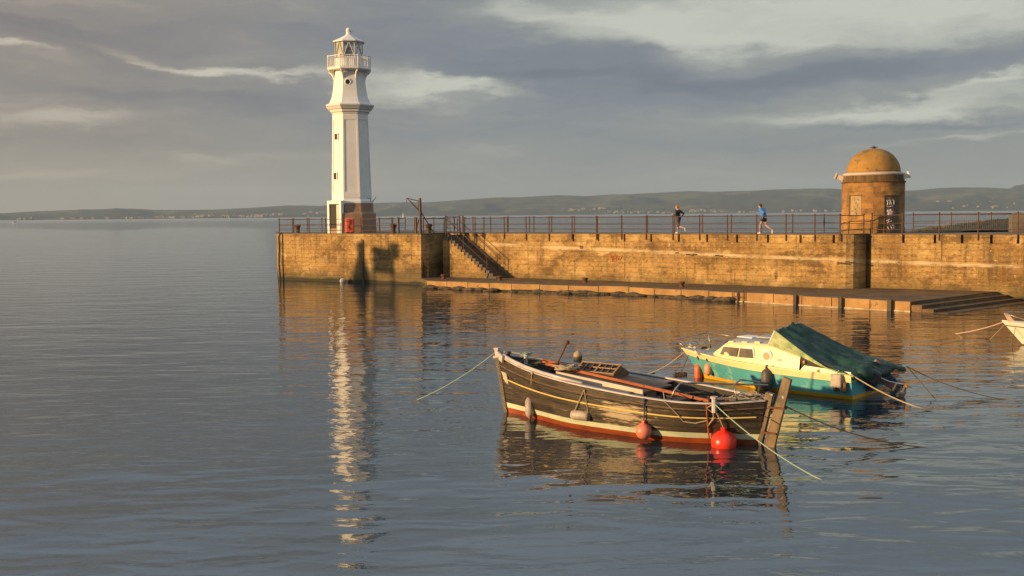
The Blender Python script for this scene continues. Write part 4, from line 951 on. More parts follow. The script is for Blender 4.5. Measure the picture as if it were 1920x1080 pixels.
JB = dict(pelvis=(0, 0, .95), waist=(-.04, 0, 1.08), chest=(-.13, 0, 1.28), neck=(-.20, 0, 1.46), head=(-.24, .0, 1.62),
          lsh=(-.14, .20, 1.40), lel=(-.26, .28, 1.13), lwr=(-.42, .18, 1.22), rsh=(-.12, -.20, 1.40), rel=(.17, -.30, 1.21), rwr=(.06, -.22, 1.01),
          rhip=(.0, -.09, .92), rkn=(-.17, -.09, .52), ran=(-.20, -.08, .11), rheel=(-.17, -.08, .05), rtoe=(-.36, -.08, .035),
          lhip=(.0, .09, .92), lkn=(.10, .09, .50), lan=(.45, .09, .24), lheel=(.50, .09, .25), ltoe=(.50, .09, .03))
J = JB
person(path_pt(1432, 1.6), R(-41), 'runner in a bright blue jacket and black shorts with bare legs', J, [
    ('jacket', M_jacket, [(('pelvis', 'waist', 'chest', lerp3(J['chest'], J['neck'], .8)), [.175, .195, .215, .12]),
                        ((J['chest'], 'lsh', 'lel', lerp3(J['lel'], J['lwr'], .92)), [.14, .115, .09, .055]), ((J['chest'], 'rsh', 'rel', lerp3(J['rel'], J['rwr'], .92)), [.14, .115, .09, .055])], .012),
    ('shirt_hem', M_trim, [((lerp3(J['pelvis'], J['waist'], -.6), 'pelvis'), [.160, .168])], .012),
    ('shorts', M_shorts, [(('pelvis', 'lhip', lerp3(J['lhip'], J['lkn'], .42)), [.15, .125, .105]), (('pelvis', 'rhip', lerp3(J['rhip'], J['rkn'], .42)), [.15, .125, .105])], .012),
    ('hair', M_hair, [((Vector(J['head']) + Vector((.022, 0, .03)),), (.102, .090, .112))], .009),
    ('shoe', M_shoe, [(('lan', 'lheel', 'ltoe'), [.045, .05, .038])], .01), ('shoe', M_shoe, [(('ran', 'rheel', 'rtoe'), [.045, .05, .038])], .01)])

# ------------------------------------------------------------ hull maker
class Hull:
    def __init__(s, o, ax, L, beam, sheer, keel, rb, rs, p):
        s.o = Vector(o); s.ax = Vector(ax).normalized(); s.n = Vector((-s.ax.y, s.ax.x)); s.L = L; s.beam = beam; s.sheer = sheer; s.keel = keel; s.rb = rb; s.rs = rs; s.p = p
        s.rz = math.atan2(s.ax.y, s.ax.x)
    def loc(s, t, z, side, off=0.0, inset=0.0):
        k = s.keel(t); sh = s.sheer(t); v = max(0.0, min(1.0, (z - k) / (sh - k)))
        y = max(0.0, s.beam(t) * v ** s.p(t) - inset) + off
        x = t * s.L - s.rb * max(z, -0.3) * (1 - t) ** 3 + s.rs * max(z, -0.3) * t ** 3
        return Vector((x, side * y, z))
    def W(s, l): return Vector((s.o.x + s.ax.x * l[0] + s.n.x * l[1], s.o.y + s.ax.y * l[0] + s.n.y * l[1], l[2]))
    def hit(s, px, py, side=-1):      # place on the near side seen at a photo pixel -> (t, z)
        best = None
        for i in range(61):
            for j in range(41):
                t_ = i / 60; z = -0.05 + (s.sheer(t_) + 0.05) * j / 40; q = proj(s.W(s.loc(t_, z, side)))
                d = (q[0] - px) ** 2 + (q[1] - py) ** 2
                if best is None or d < best[0]: best = (d, t_, z)
        return best[1], best[2]
    def hitW(s, px, py, out=0.0): t_, z = s.hit(px, py); return s.W(s.loc(t_, z, -1, out))
    def strakes(s, levels, N=40, ts=None, transom=False):
        """levels: [(zfunc(t), outward offset, material index)] bottom to top; material applies to the strip above"""
        b = MB(); ts = ts or [i / N for i in range(N + 1)]
        for side in (-1, 1):
            vs = [s.loc(t_, zf(t_), side, o_ * (min(1, t_ / 0.06) if not transom else min(1, t_ / 0.06))) for t_ in ts for zf, o_, _ in levels]
            n = len(levels); fs = []; ms = []
            for i in range(len(ts) - 1):
                for j in range(n - 1):
                    q = (i * n + j, (i + 1) * n + j, (i + 1) * n + j + 1, i * n + j + 1); fs.append(q if side < 0 else q[::-1]); ms.append(levels[j][2])
            for f_, m_ in zip(fs, ms): pass
            o0 = len(b.v); b.v += vs
            for f_, m_ in zip(fs, ms): b.f.append([o0 + k for k in f_]); b.m.append(m_)
        if transom:
            n = len(levels); t_ = ts[-1]
            for j in range(n - 1):
                z0_, z1_ = levels[j][0](t_), levels[j + 1][0](t_)
                b.add([s.loc(t_, z0_, -1, levels[j][1]), s.loc(t_, z0_, 1, levels[j][1]), s.loc(t_, z1_, 1, levels[j + 1][1]), s.loc(t_, z1_, -1, levels[j + 1][1])], [(0, 1, 2, 3)], levels[j][2])
        return b
    def strip(s, side, w_out, w_in, z_off, h, t0=0.0, t1=1.0, N=40, b=None):   # moulding that follows the sheer
        b = b or MB(); ring = []
        for i in range(N + 1):
            t_ = t0 + (t1 - t0) * i / N; sh = s.sheer(t_)
            base = s.loc(t_, sh, side)
            yo, yi = abs(base.y) + w_out, max(0.0, abs(base.y) - w_in)
            for yy, zz in ((yi, sh + z_off), (yo, sh + z_off), (yo, sh + z_off + h), (yi, sh + z_off + h)): ring.append(Vector((base.x, side * yy, zz)))
        fs = []
        for i in range(N):
            for k in range(4): fs.append((4 * i + k, 4 * i + (k + 1) % 4, 4 * i + 4 + (k + 1) % 4, 4 * i + 4 + k))
        fs += [(0, 1, 2, 3), (4 * N + 3, 4 * N + 2, 4 * N + 1, 4 * N)]
        b.add(ring, fs); return b
    def deck(s, zf, t0=0.0, t1=1.0, inset=0.03, N=24, camber=0.0, b=None):
        b = b or MB(); vs = []
        for i in range(N + 1):
            t_ = t0 + (t1 - t0) * i / N; z = zf(t_); a = s.loc(t_, z, -1, 0, inset); c = s.loc(t_, z, 1, 0, inset)
            for k in range(5): q = a.lerp(c, k / 4); q.z += camber * (1 - (k / 2 - 1) ** 2); vs.append(q)
        b.add(vs, [(i * 5 + k, (i + 1) * 5 + k, (i + 1) * 5 + k + 1, i * 5 + k + 1) for i in range(N) for k in range(4)]); return b

# ------------------------------------------------------------ black wooden boat
SHB = [(0, 1.34), (.1, 1.25), (.2, 1.17), (.3, 1.11), (.4, 1.055), (.5, 1.005), (.6, .955), (.7, .91), (.8, .875), (.9, .875), (1, .92)]
def sheer_bb(t):
    t = max(0.0, min(1.0, t)); i = min(9, int(t * 10)); k = t * 10 - i; k2 = k
    p = [SHB[max(0, min(10, j))][1] for j in (i - 1, i, i + 1, i + 2)]
    return 0.5 * (2 * p[1] + (p[2] - p[0]) * k + (2 * p[0] - 5 * p[1] + 4 * p[2] - p[3]) * k * k + (3 * p[1] - p[0] - 3 * p[2] + p[3]) * k ** 3)
bb = Hull((-0.16, 24.9), (0.797, -0.606), 6.36,
          lambda t: 0.03 + 1.12 * ((1 - (1 - t / 0.55) ** 2.3) if t < 0.55 else (1 - 0.93 * ((t - 0.55) / 0.45) ** 3.0)),
          sheer_bb,
          lambda t: -0.45, 0.16, 0.20, lambda t: 0.36 + 0.75 * max(0, (0.35 - t) / 0.35) ** 1.2 + 0.7 * max(0, (t - 0.72) / 0.28) ** 1.5)
M_hb = mat('worn_black_planking', (0.022, 0.016, 0.010), (0.066, 0.046, 0.024), scale=2.2, rough=0.42, rough2=0.6, bump=0.010, bscale=16, stretch=(0.35, 1, 2.2),
           spots=(0.42, 0.34, 0.22), spot_scale=3.4, spot_lo=0.70)
t = NT(M_hb.node_tree); bs = t.n['Principled BSDF']; old = bs.inputs['Base Color'].links[0].from_socket
tc = t.node('ShaderNodeTexCoord'); x, y, z = t.sep(tc.outputs['Object'])
def near_(v, c, w): return t.math('EXPONENT', t.math('MULTIPLY', t.math('POWER', t.math('DIVIDE', t.math('SUBTRACT', v, c), w), 2.0), -1.0))
wear = t.math('MULTIPLY', near_(x, 3.75, 0.75), near_(z, 0.52, 0.28))
wn_ = t.noise(t.vec(t.math('MULTIPLY', x, 2.0), y, t.math('MULTIPLY', z, 14.0)), 1.0, 6, 0.7)
cc_ = t.mix(t.math('MULTIPLY', t.smooth(t.math('ADD', wn_, t.math('MULTIPLY', wear, 0.28)), 0.60, 0.76), 0.85), old, (0.50, 0.40, 0.26))
sc_ = t.noise(t.vec(t.math('MULTIPLY', x, 6.0), y, t.math('MULTIPLY', z, 30.0)), 1.0, 5, 0.7)
cc_ = t.mix(t.math('MULTIPLY', t.smooth(sc_, 0.60, 0.72), 0.55), cc_, (0.26, 0.19, 0.11))
t.l.new(cc_, bs.inputs['Base Color'])
M_pale = mat('pale_green_stripe', (0.62, 0.66, 0.46), (0.48, 0.54, 0.38), scale=3, rough=0.5, stretch=(1, 1, 3), spots=(0.3, 0.25, 0.15), spot_scale=10, spot_lo=0.7)
M_redb = mat('red_antifouling', (0.38, 0.080, 0.018), (0.22, 0.048, 0.014), scale=3, rough=0.45, stretch=(1, 1, 2), spots=(0.10, 0.05, 0.02), spot_scale=6, spot_lo=0.66)
M_yel = mat('yellow_line_paint', (0.78, 0.58, 0.16), (0.68, 0.48, 0.14), scale=5, rough=0.5)
M_gun = mat('weathered_white_rail', (0.62, 0.56, 0.52), (0.42, 0.37, 0.34), scale=4, rough=0.6, bump=0.006, stretch=(0.5, 1, 1), spots=(0.16, 0.11, 0.08), spot_scale=8, spot_lo=0.66)
M_wood = mat('old_brown_timber', (0.095, 0.055, 0.030), (0.17, 0.105, 0.055), scale=5, rough=0.7, bump=0.01, stretch=(0.4, 2, 2))
M_grime = mat('dark_bilge', (0.022, 0.018, 0.015), (0.05, 0.04, 0.032), scale=3, rough=0.75)
M_inner = mat('pinkish_white_boarding', (0.66, 0.55, 0.42), (0.52, 0.41, 0.30), scale=2.5, rough=0.65, stretch=(0.5, 1, 1), spots=(0.25, 0.17, 0.11), spot_scale=7, spot_lo=0.68)
M_orng = mat('flaking_orange_spar', (0.42, 0.115, 0.03), (0.26, 0.065, 0.022), scale=9, rough=0.7, bump=0.008, stretch=(0.6, 2, 2), spots=(0.12, 0.05, 0.03), spot_scale=14, spot_lo=0.58)
boat = empty('fishing_boat', (bb.o.x, bb.o.y, 0), bb.rz, 'old black wooden fishing boat with red bottom and worn white rail', 'boat')
fr_ = lambda f: (lambda t: 0.24 + (bb.sheer(t) - 0.24) * f)
lv = [(lambda t: -0.44, 0, 0), (lambda t: 0.0, 0, 0), (lambda t: 0.12, 0, 0), (lambda t: 0.121, 0.004, 1), (lambda t: 0.24, 0.004, 1), (lambda t: 0.2405, 0.018, 2)]
for f0, f1 in ((0, .2), (.2, .4), (.4, .6), (.6, .8), (.8, 1.0)):
    if f0: lv.append((fr_(f0 + .0005), 0.020, 2))
    lv.append((fr_(f1), 0.0, 2))
bb.strakes(lv, 48).build('hull', [M_redb, M_pale, M_hb], boat, angle=25)
bi = MB()
for side in (-1, 1):
    vs = []
    for i in range(41):
        t_ = 0.02 + 0.96 * i / 40
        vs += [bb.loc(t_, bb.sheer(t_), side, 0, 0.045), bb.loc(t_, bb.sheer(t_) - 0.30, side, 0, 0.05)]
    f = [(2 * i, 2 * i + 1, 2 * i + 3, 2 * i + 2) for i in range(40)]; bi.add(vs, f if side < 0 else [q[::-1] for q in f])
bi.build('bulwark_lining', M_grime, boat)
for sd_ in (-1, 1): bb.strip(sd_, 0.022, 0.06, 0.0, 0.026, 0.0, 1.0).build('gunwale', M_gun, boat)
for sd_ in (-1, 1):
    b = MB(); b.tube([bb.loc(t_ / 40, fr_(.8)(t_ / 40), sd_, 0.022) for t_ in range(41)], 0.017, 6); b.build('rubbing_strake', M_wood, boat)
    b = MB(); b.tube([bb.loc(0.02 + 0.965 * t_ / 40, fr_(.52)(t_ / 40), sd_, 0.012) for t_ in range(41)], 0.016, 6); b.build('yellow_line', M_yel, boat)
for f0 in (.2, .4, .74):
    b = MB(); b.tube([bb.loc(t_ / 40, fr_(f0)(t_ / 40), -1, 0.010) for t_ in range(41)], 0.010, 5); b.build('plank_lip', M_black, boat)
# foredeck, side decks and open hold
dz = lambda t: bb.sheer(t) - 0.20
bb.deck(dz, 0.01, 0.22).build('foredeck', M_grime, boat)
for sd_ in (-1, 1):
    b = MB(); vs = []
    for i in range(25):
        t_ = 0.22 + 0.66 * i / 24; a = bb.loc(t_, dz(t_), sd_, 0, 0.04); c = a.copy(); c.y -= sd_ * 0.34 * min(1, abs(a.y) / 0.7); vs += [a, c]
    f = [(2 * i, 2 * i + 1, 2 * i + 3, 2 * i + 2) for i in range(24)]; b.add(vs, f); b.build('side_deck', M_grime, boat)
bb.deck(lambda t: 0.10, 0.2, 0.9, inset=0.02).build('floor_boards', M_grime, boat)
bb.deck(dz, 0.88, 0.99).build('afterdeck', M_wood, boat)
# stem and sternpost, rudder
b = MB(); b.bar(bb.loc(0, -0.45, 1) + Vector((0.05, 0, 0)), (-0.235, 0, 1.30), 0.11, 0.10); b.build('stem', M_hb, boat)
b = MB(); b.bar((-0.225, 0, 1.26), (-0.26, 0, 1.475), 0.10, 0.09); b.box((-0.25, 0, 1.49), (0.13, 0.13, 0.04)); b.build('stem_head', M_gun, boat)
b = MB()
for sd_ in (-1, 1): b.bar((-0.2, sd_ * 0.05, 1.36), (0.16, sd_ * 0.33, 1.30), 0.04, 0.16)
b.build('bow_bulwark', M_gun, boat)
M_post = mat('scraped_sternpost', (0.22, 0.145, 0.07), (0.05, 0.034, 0.02), scale=3.5, rough=0.6, bump=0.012, bscale=12, stretch=(1, 1, 0.5), spots=(0.55, 0.46, 0.34), spot_scale=7, spot_lo=0.60)
sx = 6.38
b = MB(); b.bar((sx - 0.14, 0, -0.5), (sx + 0.22, 0, 1.08), 0.12, 0.15); b.build('sternpost', M_post, boat)
rud = MB(); rud.slab([(sx - 0.02, -0.04, -0.5), (sx + 0.24, -0.04, -0.5), (sx + 0.36, -0.04, 0.15), (sx + 0.66, -0.04, 1.38), (sx + 0.49, -0.04, 1.43), (sx + 0.13, -0.04, 0.15)], -0.08)
ro = rud.build('rudder', M_post, boat, bevel=0.01)
for zz in (0.28, 0.80): b = MB(); b.box((sx + 0.10 + 0.17 * zz / .5, 0, zz), (0.34, 0.14, 0.04)); b.build('rudder_strap', M_rust, ro)
# long white boarding on the near side of the hold, dark boarding on the far side
def LP(px, py, yloc, b_=bb):      # local point on the lengthwise plane y = yloc seen at a pixel
    o = b_.W((0, yloc, 0)); d = ray(px, py); n_ = Vector((b_.n.x, b_.n.y, 0)); k = (o - EYE).dot(n_) / d.dot(n_); w_ = EYE + d * k
    r_ = w_ - Vector((b_.o.x, b_.o.y, 0)); return Vector((r_.x * b_.ax.x + r_.y * b_.ax.y, r_.x * b_.n.x + r_.y * b_.n.y, w_.z))
y_ = -0.62
b = MB(); u0, u1 = LP(1045, 696, y_), LP(1207, 731, y_); l0, l1 = LP(1044, 702.5, y_), LP(1207, 744.5, y_); b.slab([l0, l1, u1, u0], 0.05); b.build('coaming', M_inner, boat)
b = MB(); b.slab([LP(1048, 700, 0.55), LP(1240, 742, 0.55), LP(1240, 722, 0.55), LP(1048, 684, 0.55)], 0.05); b.build('coaming', M_wood, boat)
b = MB(); pp = [LP(926, 670, -0.14)] + [bb.loc(t_, bb.sheer(t_), -1, -0.03 - 0.05 * t_) + Vector((0, 0, 0.055)) for t_ in (0.04, 0.10, 0.18, 0.27, 0.36, 0.45)]
b.tube(pp, [0.034, 0.042, 0.044, 0.042, 0.038, 0.034, 0.028], 8); b.build('white_pole', M_gun, boat, smooth=True)
# boarded cover over the hold, behind the white coaming
ca_, cb_ = LP(1045, 697, y_), LP(1207, 733, y_)
b = MB(); b.slab([(ca_.x, -0.58, ca_.z - .03), (cb_.x, -0.58, cb_.z - .03), (cb_.x, 0.60, cb_.z - .03), (ca_.x, 0.50, ca_.z - .03)], -0.04); b.build('hold_cover', M_wood, boat)
b = MB()
for sd_ in (-1, 1):
    vs = []
    for i in range(17):
        t_ = 0.16 + 0.44 * i / 16; a = bb.loc(t_, bb.sheer(t_) - 0.02, sd_, 0, 0.05); c = a.copy(); c.y = sd_ * 0.60 if abs(a.y) > .62 else a.y * .9; c.z = max(a.z, l0.z + (l1.z - l0.z) * (c.x - l0.x) / (l1.x - l0.x) - 0.004); vs += [a, c]
    f = [(2 * i, 2 * i + 1, 2 * i + 3, 2 * i + 2) for i in range(16)]; b.add(vs, f)
b.build('covering_board', mat('scuffed_side_deck', (0.30, 0.24, 0.21), (0.17, 0.13, 0.11), scale=4, rough=0.7, stretch=(0.5, 1, 1), spots=(0.07, 0.05, 0.035), spot_scale=6, spot_lo=0.6), boat)
b = MB(); a_, c_ = LP(1024, 682, -0.15), LP(1330, 752, -0.30); b.bar(a_, c_, 0.065, 0.06)
b.build('orange_spar', M_orng, boat, bevel=0.01)
b = MB(); a_, c_ = LP(1018, 676, 0.15), LP(1100, 695, 0.10); b.bar(a_, c_, 0.06, 0.09); b.build('spar_block', M_orng, boat)
b = MB(); a_, c_ = LP(1060, 686, 0.25), LP(1170, 716, 0.2); b.bar(a_, c_, 0.45, 0.06); b.build('centre_board', M_wood, boat)
# skylight hatch with a pitched glazed roof
hx0, hx1, hy0, hy1 = LP(1090, 695, 0.2).x, LP(1160, 705, 0.2).x, -0.02, 0.62
hz0 = 0.72; hz1 = LP(1150, 703, hy0).z; hzr = hz1 + 0.16; hx1 = max(hx1, hx0 + 0.85); ym = (hy0 + hy1) / 2
hatch = MB(); hatch.add([(hx0, hy0, hz0), (hx1, hy0, hz0), (hx1, hy1, hz0), (hx0, hy1, hz0), (hx0, hy0, hz1), (hx1, hy0, hz1), (hx1, hy1, hz1), (hx0, hy1, hz1), (hx0, ym, hzr), (hx1, ym, hzr)],
          [(0, 1, 5, 4), (1, 2, 6, 9, 5), (2, 3, 7, 6), (3, 0, 4, 8, 7), (4, 5, 9, 8), (6, 7, 8, 9), (0, 3, 2, 1)])
ho = hatch.build('skylight', M_wood, boat)
M_dglass = mat('dark_glass', (0.01, 0.011, 0.011), (0.02, 0.02, 0.02), scale=3, rough=0.35)
b = MB(); sl_ = Vector((0, ym - hy0, hzr - hz1)); nrm_ = Vector((0, -(hzr - hz1), ym - hy0)).normalized()
def hp(x, k, o_=0.012): return Vector((x, hy0, hz1)) + sl_ * k + nrm_ * o_
b.add([hp(hx0 + .05, .15), hp(hx1 - .05, .15), hp(hx1 - .05, .92), hp(hx0 + .05, .92)], [(0, 1, 2, 3)]); b.build('pane', M_dglass, ho)
b = MB()
for i in range(7):
    x_ = hx0 + (hx1 - hx0) * i / 6; b.bar(hp(x_, 0, .03), hp(x_, 1, .03), 0.045 if i in (0, 3, 6) else 0.014, 0.02)
M_ochre = mat('varnished_bar', (0.30, 0.17, 0.07), (0.20, 0.11, 0.05), scale=6, rough=0.55)
for k in (0.0, 0.5, 1.0): b.bar(hp(hx0 - .03, k, .032), hp(hx1 + .03, k, .032), 0.05 if k != 0.5 else 0.02, 0.024)
b.build('skylight_bar', M_ochre, ho)
# mooring winch with a ball-ended lever
wl = LP(1041, 690, 0.0)
win_ = MB(); win_.lathe([(0.10, 0), (0.07, 0.05), (0.05, 0.16), (0.09, 0.20), (0.09, 0.26), (0.03, 0.29)], 12, (wl.x, wl.y, dz(.2) + .02)); win_.tube([(wl.x - 0.02, wl.y - 0.22, wl.z - .02), (wl.x, wl.y + 0.22, wl.z + 0.02)], 0.045, 8)
wo = win_.build('winch', M_rust, boat)
b = MB(); e_ = LP(1064, 642, 0.05); b.tube([(wl.x, wl.y, wl.z + 0.0), e_], [0.022, 0.018], 6); b.ball(e_, 0.052, 12); b.build('lever', M_rust, wo, smooth=True)
b = MB()
for a0_, a1_ in (((1030, 700), (1043, 683)), ((1048, 698), (1036, 684))): b.tube([LP(*a0_, -0.1), LP(*a1_, 0.0)], 0.022, 6)
b.build('winch_leg', M_rust, wo)
# bitts on the foredeck
for px, py, mt_ in ((986, 668, M_gun), (953, 664, M_hb)):
    q = LP(px, py, 0.0); b = MB(); b.lathe([(0.045, dz(.1) - 0.05 - q.z), (0.045, 0.0), (0.07, 0.01), (0.07, 0.06), (0.02, 0.07)], 10, q); b.build('bitt', mt_, boat)
# thwart boxes, planks and litter aft
for (x0_, x1_, yy0, yy1, z0_, z1_, mt_) in ((3.15, 3.75, 0.05, 0.75, 0.50, 0.86, M_inner), (3.15, 3.95, 0.02, 0.80, 0.861, 0.90, M_wood), (4.1, 4.5, -0.55, 0.75, 0.45, 0.70, M_wood), (4.9, 5.15, -0.65, 0.70, 0.55, 0.62, M_inner), (3.3, 3.5, -0.80, -0.5, 0.35, 0.72, M_grime)):
    b = MB(); b.box(((x0_ + x1_) / 2, (yy0 + yy1) / 2, (z0_ + z1_) / 2), (x1_ - x0_, yy1 - yy0, z1_ - z0_)); b.build('thwart', mt_, boat, bevel=0.01)
# bent steel hoops over the stern
for pts in ([(1258, 750, -0.75), (1264, 733, -0.72), (1275, 719, -0.6), (1300, 718, -0.2), (1440, 722, 0.1)], [(1382, 751, -0.35), (1376, 722, -0.3), (1388, 712, 0.1), (1424, 716, 0.4), (1420, 751, 0.3)]):
    b = MB(); b.tube([LP(*q) for q in pts], 0.020, 6); b.build('steel_hoop', M_steel, boat, smooth=True)
b = MB()
random.seed(11)
for i in range(9):
    x_ = random.uniform(5.3, 6.0); a_ = Vector((x_, random.uniform(-.3, .3), 0.78)); b.tube([a_, a_ + Vector((random.uniform(-.15, .15), .05, .12)), a_ + Vector((random.uniform(-.3, .3), random.uniform(-.2, .2), .02))], 0.012, 5); b.build('tangled_line', M_rust, boat); b = MB()
b = MB(); q = LP(1339, 750, -0.75); b.lathe([(0.05, -0.25), (0.05, 0.02), (0.075, 0.03), (0.075, 0.07)], 8, q); b.build('bitt', M_gun, boat)
# registration patch on the bow
M_reg = mat('pale_number_patch', (0.62, 0.58, 0.44), (0.30, 0.27, 0.2), scale=22, rough=0.6)
tz = [(.012, 0.98), (.050, 0.97), (.050, 0.70), (.030, 0.74)]
b = MB(); b.slab([bb.loc(max(t_, 0.008), z, -1, 0.022) for t_, z in tz], -0.008); b.build('number_patch', M_reg, boat)

# ------------------------------------------------------------ things hanging on the black boat
M_rope = mat('pale_rope', (0.50, 0.42, 0.30), (0.32, 0.26, 0.18), scale=40, rough=0.9)
M_drope = mat('dark_wet_rope', (0.06, 0.05, 0.035), (0.10, 0.08, 0.05), scale=30, rough=0.9)
M_grope = mat('green_rope', (0.26, 0.38, 0.28), (0.34, 0.44, 0.33), scale=30, rough=0.8)
M_brope = mat('blue_rope', (0.03, 0.06, 0.16), (0.05, 0.08, 0.2), scale=30, rough=0.8)
M_fgrey = mat('weathered_grey_fender', (0.46, 0.40, 0.34), (0.28, 0.22, 0.18), scale=5, rough=0.6, spots=(0.10, 0.075, 0.055), spot_scale=6, spot_lo=0.62)
M_coral = mat('coral_buoy_plastic', (0.75, 0.20, 0.12), (0.62, 0.22, 0.15), scale=4, rough=0.4, spots=(0.5, 0.28, 0.2), spot_scale=9, spot_lo=0.66)
M_redbuoy = mat('bright_red_buoy', (0.80, 0.035, 0.018), (0.70, 0.06, 0.03), scale=3, rough=0.3, spots=(0.45, 0.16, 0.09), spot_scale=5, spot_lo=0.68)
M_fblack = mat('faded_black_fender', (0.055, 0.048, 0.045), (0.10, 0.085, 0.075), scale=5, rough=0.55)
M_forange = mat('orange_fender', (0.60, 0.13, 0.04), (0.45, 0.10, 0.04), scale=5, rough=0.45, spots=(0.15, 0.07, 0.04), spot_scale=6, spot_lo=0.62)
M_peach = mat('peach_fender', (0.72, 0.30, 0.17), (0.60, 0.26, 0.15), scale=5, rough=0.45)
def fender(hull, name, lab, cat, px, ytop, ybot, rpx, body, mt, rope_m, ytie, grp=None, horizontal=False, xtie=None):
    """a fender hung on the near side of a hull, sized in photo pixels"""
    ymid = (ytop + ybot) / 2; t_, z = hull.hit(px, min(ymid, 9999)); base = hull.W(hull.loc(t_, z, -1)); k = base.y / F; r_ = rpx * k
    o = hull.W(hull.loc(t_, z, -1, r_ + 0.02)); h_ = (ybot - ytop) * k
    # keep the picture position after moving outwards
    c_ = V(px, ymid, o.y); e = empty(name, (c_.x, c_.y, c_.z - h_ / 2), hull.rz if horizontal else 0, lab, cat, grp)
    b = MB()
    if body == 'ball': b.ball((0, 0, h_ / 2), r_, 24)
    elif horizontal: b.lathe([(r_ * .4, -h_), (r_ * .9, -h_ * .93), (r_, -h_ * .8), (r_, h_ * .8), (r_ * .9, h_ * .93), (r_ * .4, h_)], 20, (0, 0, h_ / 2), M=Matrix.Rotation(R(90), 3, 'Y'))
    else:
        b.lathe([(r_ * .18, 0), (r_ * .3, h_ * .05), (r_ * .75, h_ * .13), (r_, h_ * .24), (r_, h_ * .76), (r_ * .75, h_ * .87), (r_ * .3, h_ * .95), (r_ * .25, h_)], 20)
    b.build('body', mt, e, smooth=True)
    tt, tz_ = hull.hit(xtie or px, ytie); tie = hull.W(hull.loc(tt, tz_, -1, 0.045)) - e.location
    if horizontal:
        Mi = Matrix.Rotation(-hull.rz, 3, 'Z'); tie = Mi @ tie
        for s_ in (-0.9, 0.9):
            b = MB(); b.tube([(s_ * h_, 0, h_ / 2), tie], 0.012, 5); b.build('cord', rope_m, e)
    else:
        b = MB(); b.lathe([(r_ * .22, h_ * .97), (r_ * .26, h_ + 0.05), (r_ * .12, h_ + 0.06)], 8); b.build('neck', mt, e)
        b = MB(); mid = Vector((0, 0, h_)).lerp(tie, 0.5) + Vector((0.01, -0.02, 0)); b.tube([(0, 0, h_ + 0.03), mid, tie], 0.014, 5); b.ball(tie, 0.035, 6); b.build('cord', rope_m, e)
    return e
fender(bb, 'fender', 'upright grey sausage fender hanging near the bow of the black boat', 'fender', 993, 742, 786, 8.5, 'sausage', M_fgrey, M_rope, 696, 'fenders on the black boat', xtie=999)
fender(bb, 'fender', 'short brown fender hanging sideways on the side of the black boat', 'fender', 1089, 769, 789, 9.5, 'h', M_fgrey, M_rope, 730, 'fenders on the black boat', horizontal=True, xtie=1096)
fender(bb, 'fender', 'small faded coral ball fender on blue rope amidships of the black boat', 'fender', 1207, 793, 824, 15.5, 'ball', M_coral, M_brope, 749, 'fenders on the black boat', xtie=1212)
fender(bb, 'buoy', 'large bright red ball buoy at the stern quarter of the black boat', 'buoy', 1357, 806, 854, 24, 'ball', M_redbuoy, M_rope, 760, xtie=1336)
b = MB()    # rust-brown rope hanging from the quarter to the red buoy
hw = [bb.hitW(1329 + 3 * math.sin(i * 1.7), 754 + i * 5.5, 0.05) for i in range(13)]; b.tube(hw, 0.018, 5)
solo(b, 'hanging_rope', M_orng, 'frayed rusty brown rope hanging down the stern quarter above the red buoy', 'rope', origin=hw[-1])
b = MB(); hw = [bb.hitW(x_, y_, 0.055) for x_, y_ in ((1336, 756), (1333, 764), (1338, 774), (1335, 784), (1330, 797))]; b.tube(hw, 0.014, 5)
solo(b, 'hanging_rope', M_rope, 'thin white cord dangling beside the rusty rope at the stern quarter', 'rope', origin=hw[-1])
b = MB(); q0 = bb.W(LP(1062, 693, -0.35)); random.seed(4)
pts = []
for i in range(70):
    a = i * 0.62; rr = 0.16 + 0.06 * math.sin(i * 0.37); pts.append(q0 + Vector((math.cos(a) * rr * 1.3 + math.sin(i * .2) * .03, math.sin(a) * rr, 0.02 + 0.0012 * i + 0.02 * math.sin(i * .9))))
b.tube(pts, 0.014, 5); solo(b, 'rope_coil', M_rope, 'coil of pale rope lying on the orange spar near the bow', 'rope', origin=q0)

def rope(name_lab, p, q, r_, mt, sag=0.15, grp='mooring lines', cat='rope', wob=0.0, n=14):
    p, q = Vector(p), Vector(q); pts = []
    for i in range(n + 1):
        k = i / n; v = p.lerp(q, k); v.z -= sag * 4 * k * (1 - k); v.z = max(v.z, -0.02)
        v.x += wob * math.sin(i * 1.9); pts.append(v)
    b = MB(); b.tube(pts, r_, 5); return solo(b, 'mooring_rope', mt, name_lab, cat, grp, origin=p)
q = [bb.W(LP(1244, 735, -0.62)), bb.hitW(1252, 752, 0.04), bb.hitW(1268, 776, 0.04), bb.hitW(1284, 790, 0.04), bb.hitW(1304, 793, 0.04), bb.hitW(1324, 789, 0.04)]
b = MB(); b.tube(q, 0.011, 5); solo(b, 'hanging_rope', M_rope, 'slack pale cord looping over the side right of the coral ball fender', 'rope', origin=q[0])
def heap(px, py, yl, n, sp, mt_, lab, seed, r_=0.014):
    random.seed(seed); q0 = bb.W(LP(px, py, yl)); pts = []
    for i in range(n):
        pts.append(q0 + Vector((random.gauss(0, sp), random.gauss(0, sp * .6), abs(random.gauss(0.03, .05)))))
    fine_ = []
    for i in range(len(pts) - 3):
        for k in (0, .25, .5, .75):
            p0, p1, p2, p3 = pts[i:i + 4]; fine_.append(0.5 * ((2 * p1) + (p2 - p0) * k + (2 * p0 - 5 * p1 + 4 * p2 - p3) * k * k + (3 * p1 - p0 - 3 * p2 + p3) * k ** 3))
    b = MB(); b.tube(fine_, r_, 5); solo(b, 'rope_heap', mt_, lab, 'rope', 'loose rope aboard the black boat', origin=q0)
heap(1398, 748, 0.1, 40, 0.22, M_rope, 'tangled pale line lying under the bent steel hoop at the black boat stern', 21, 0.010)
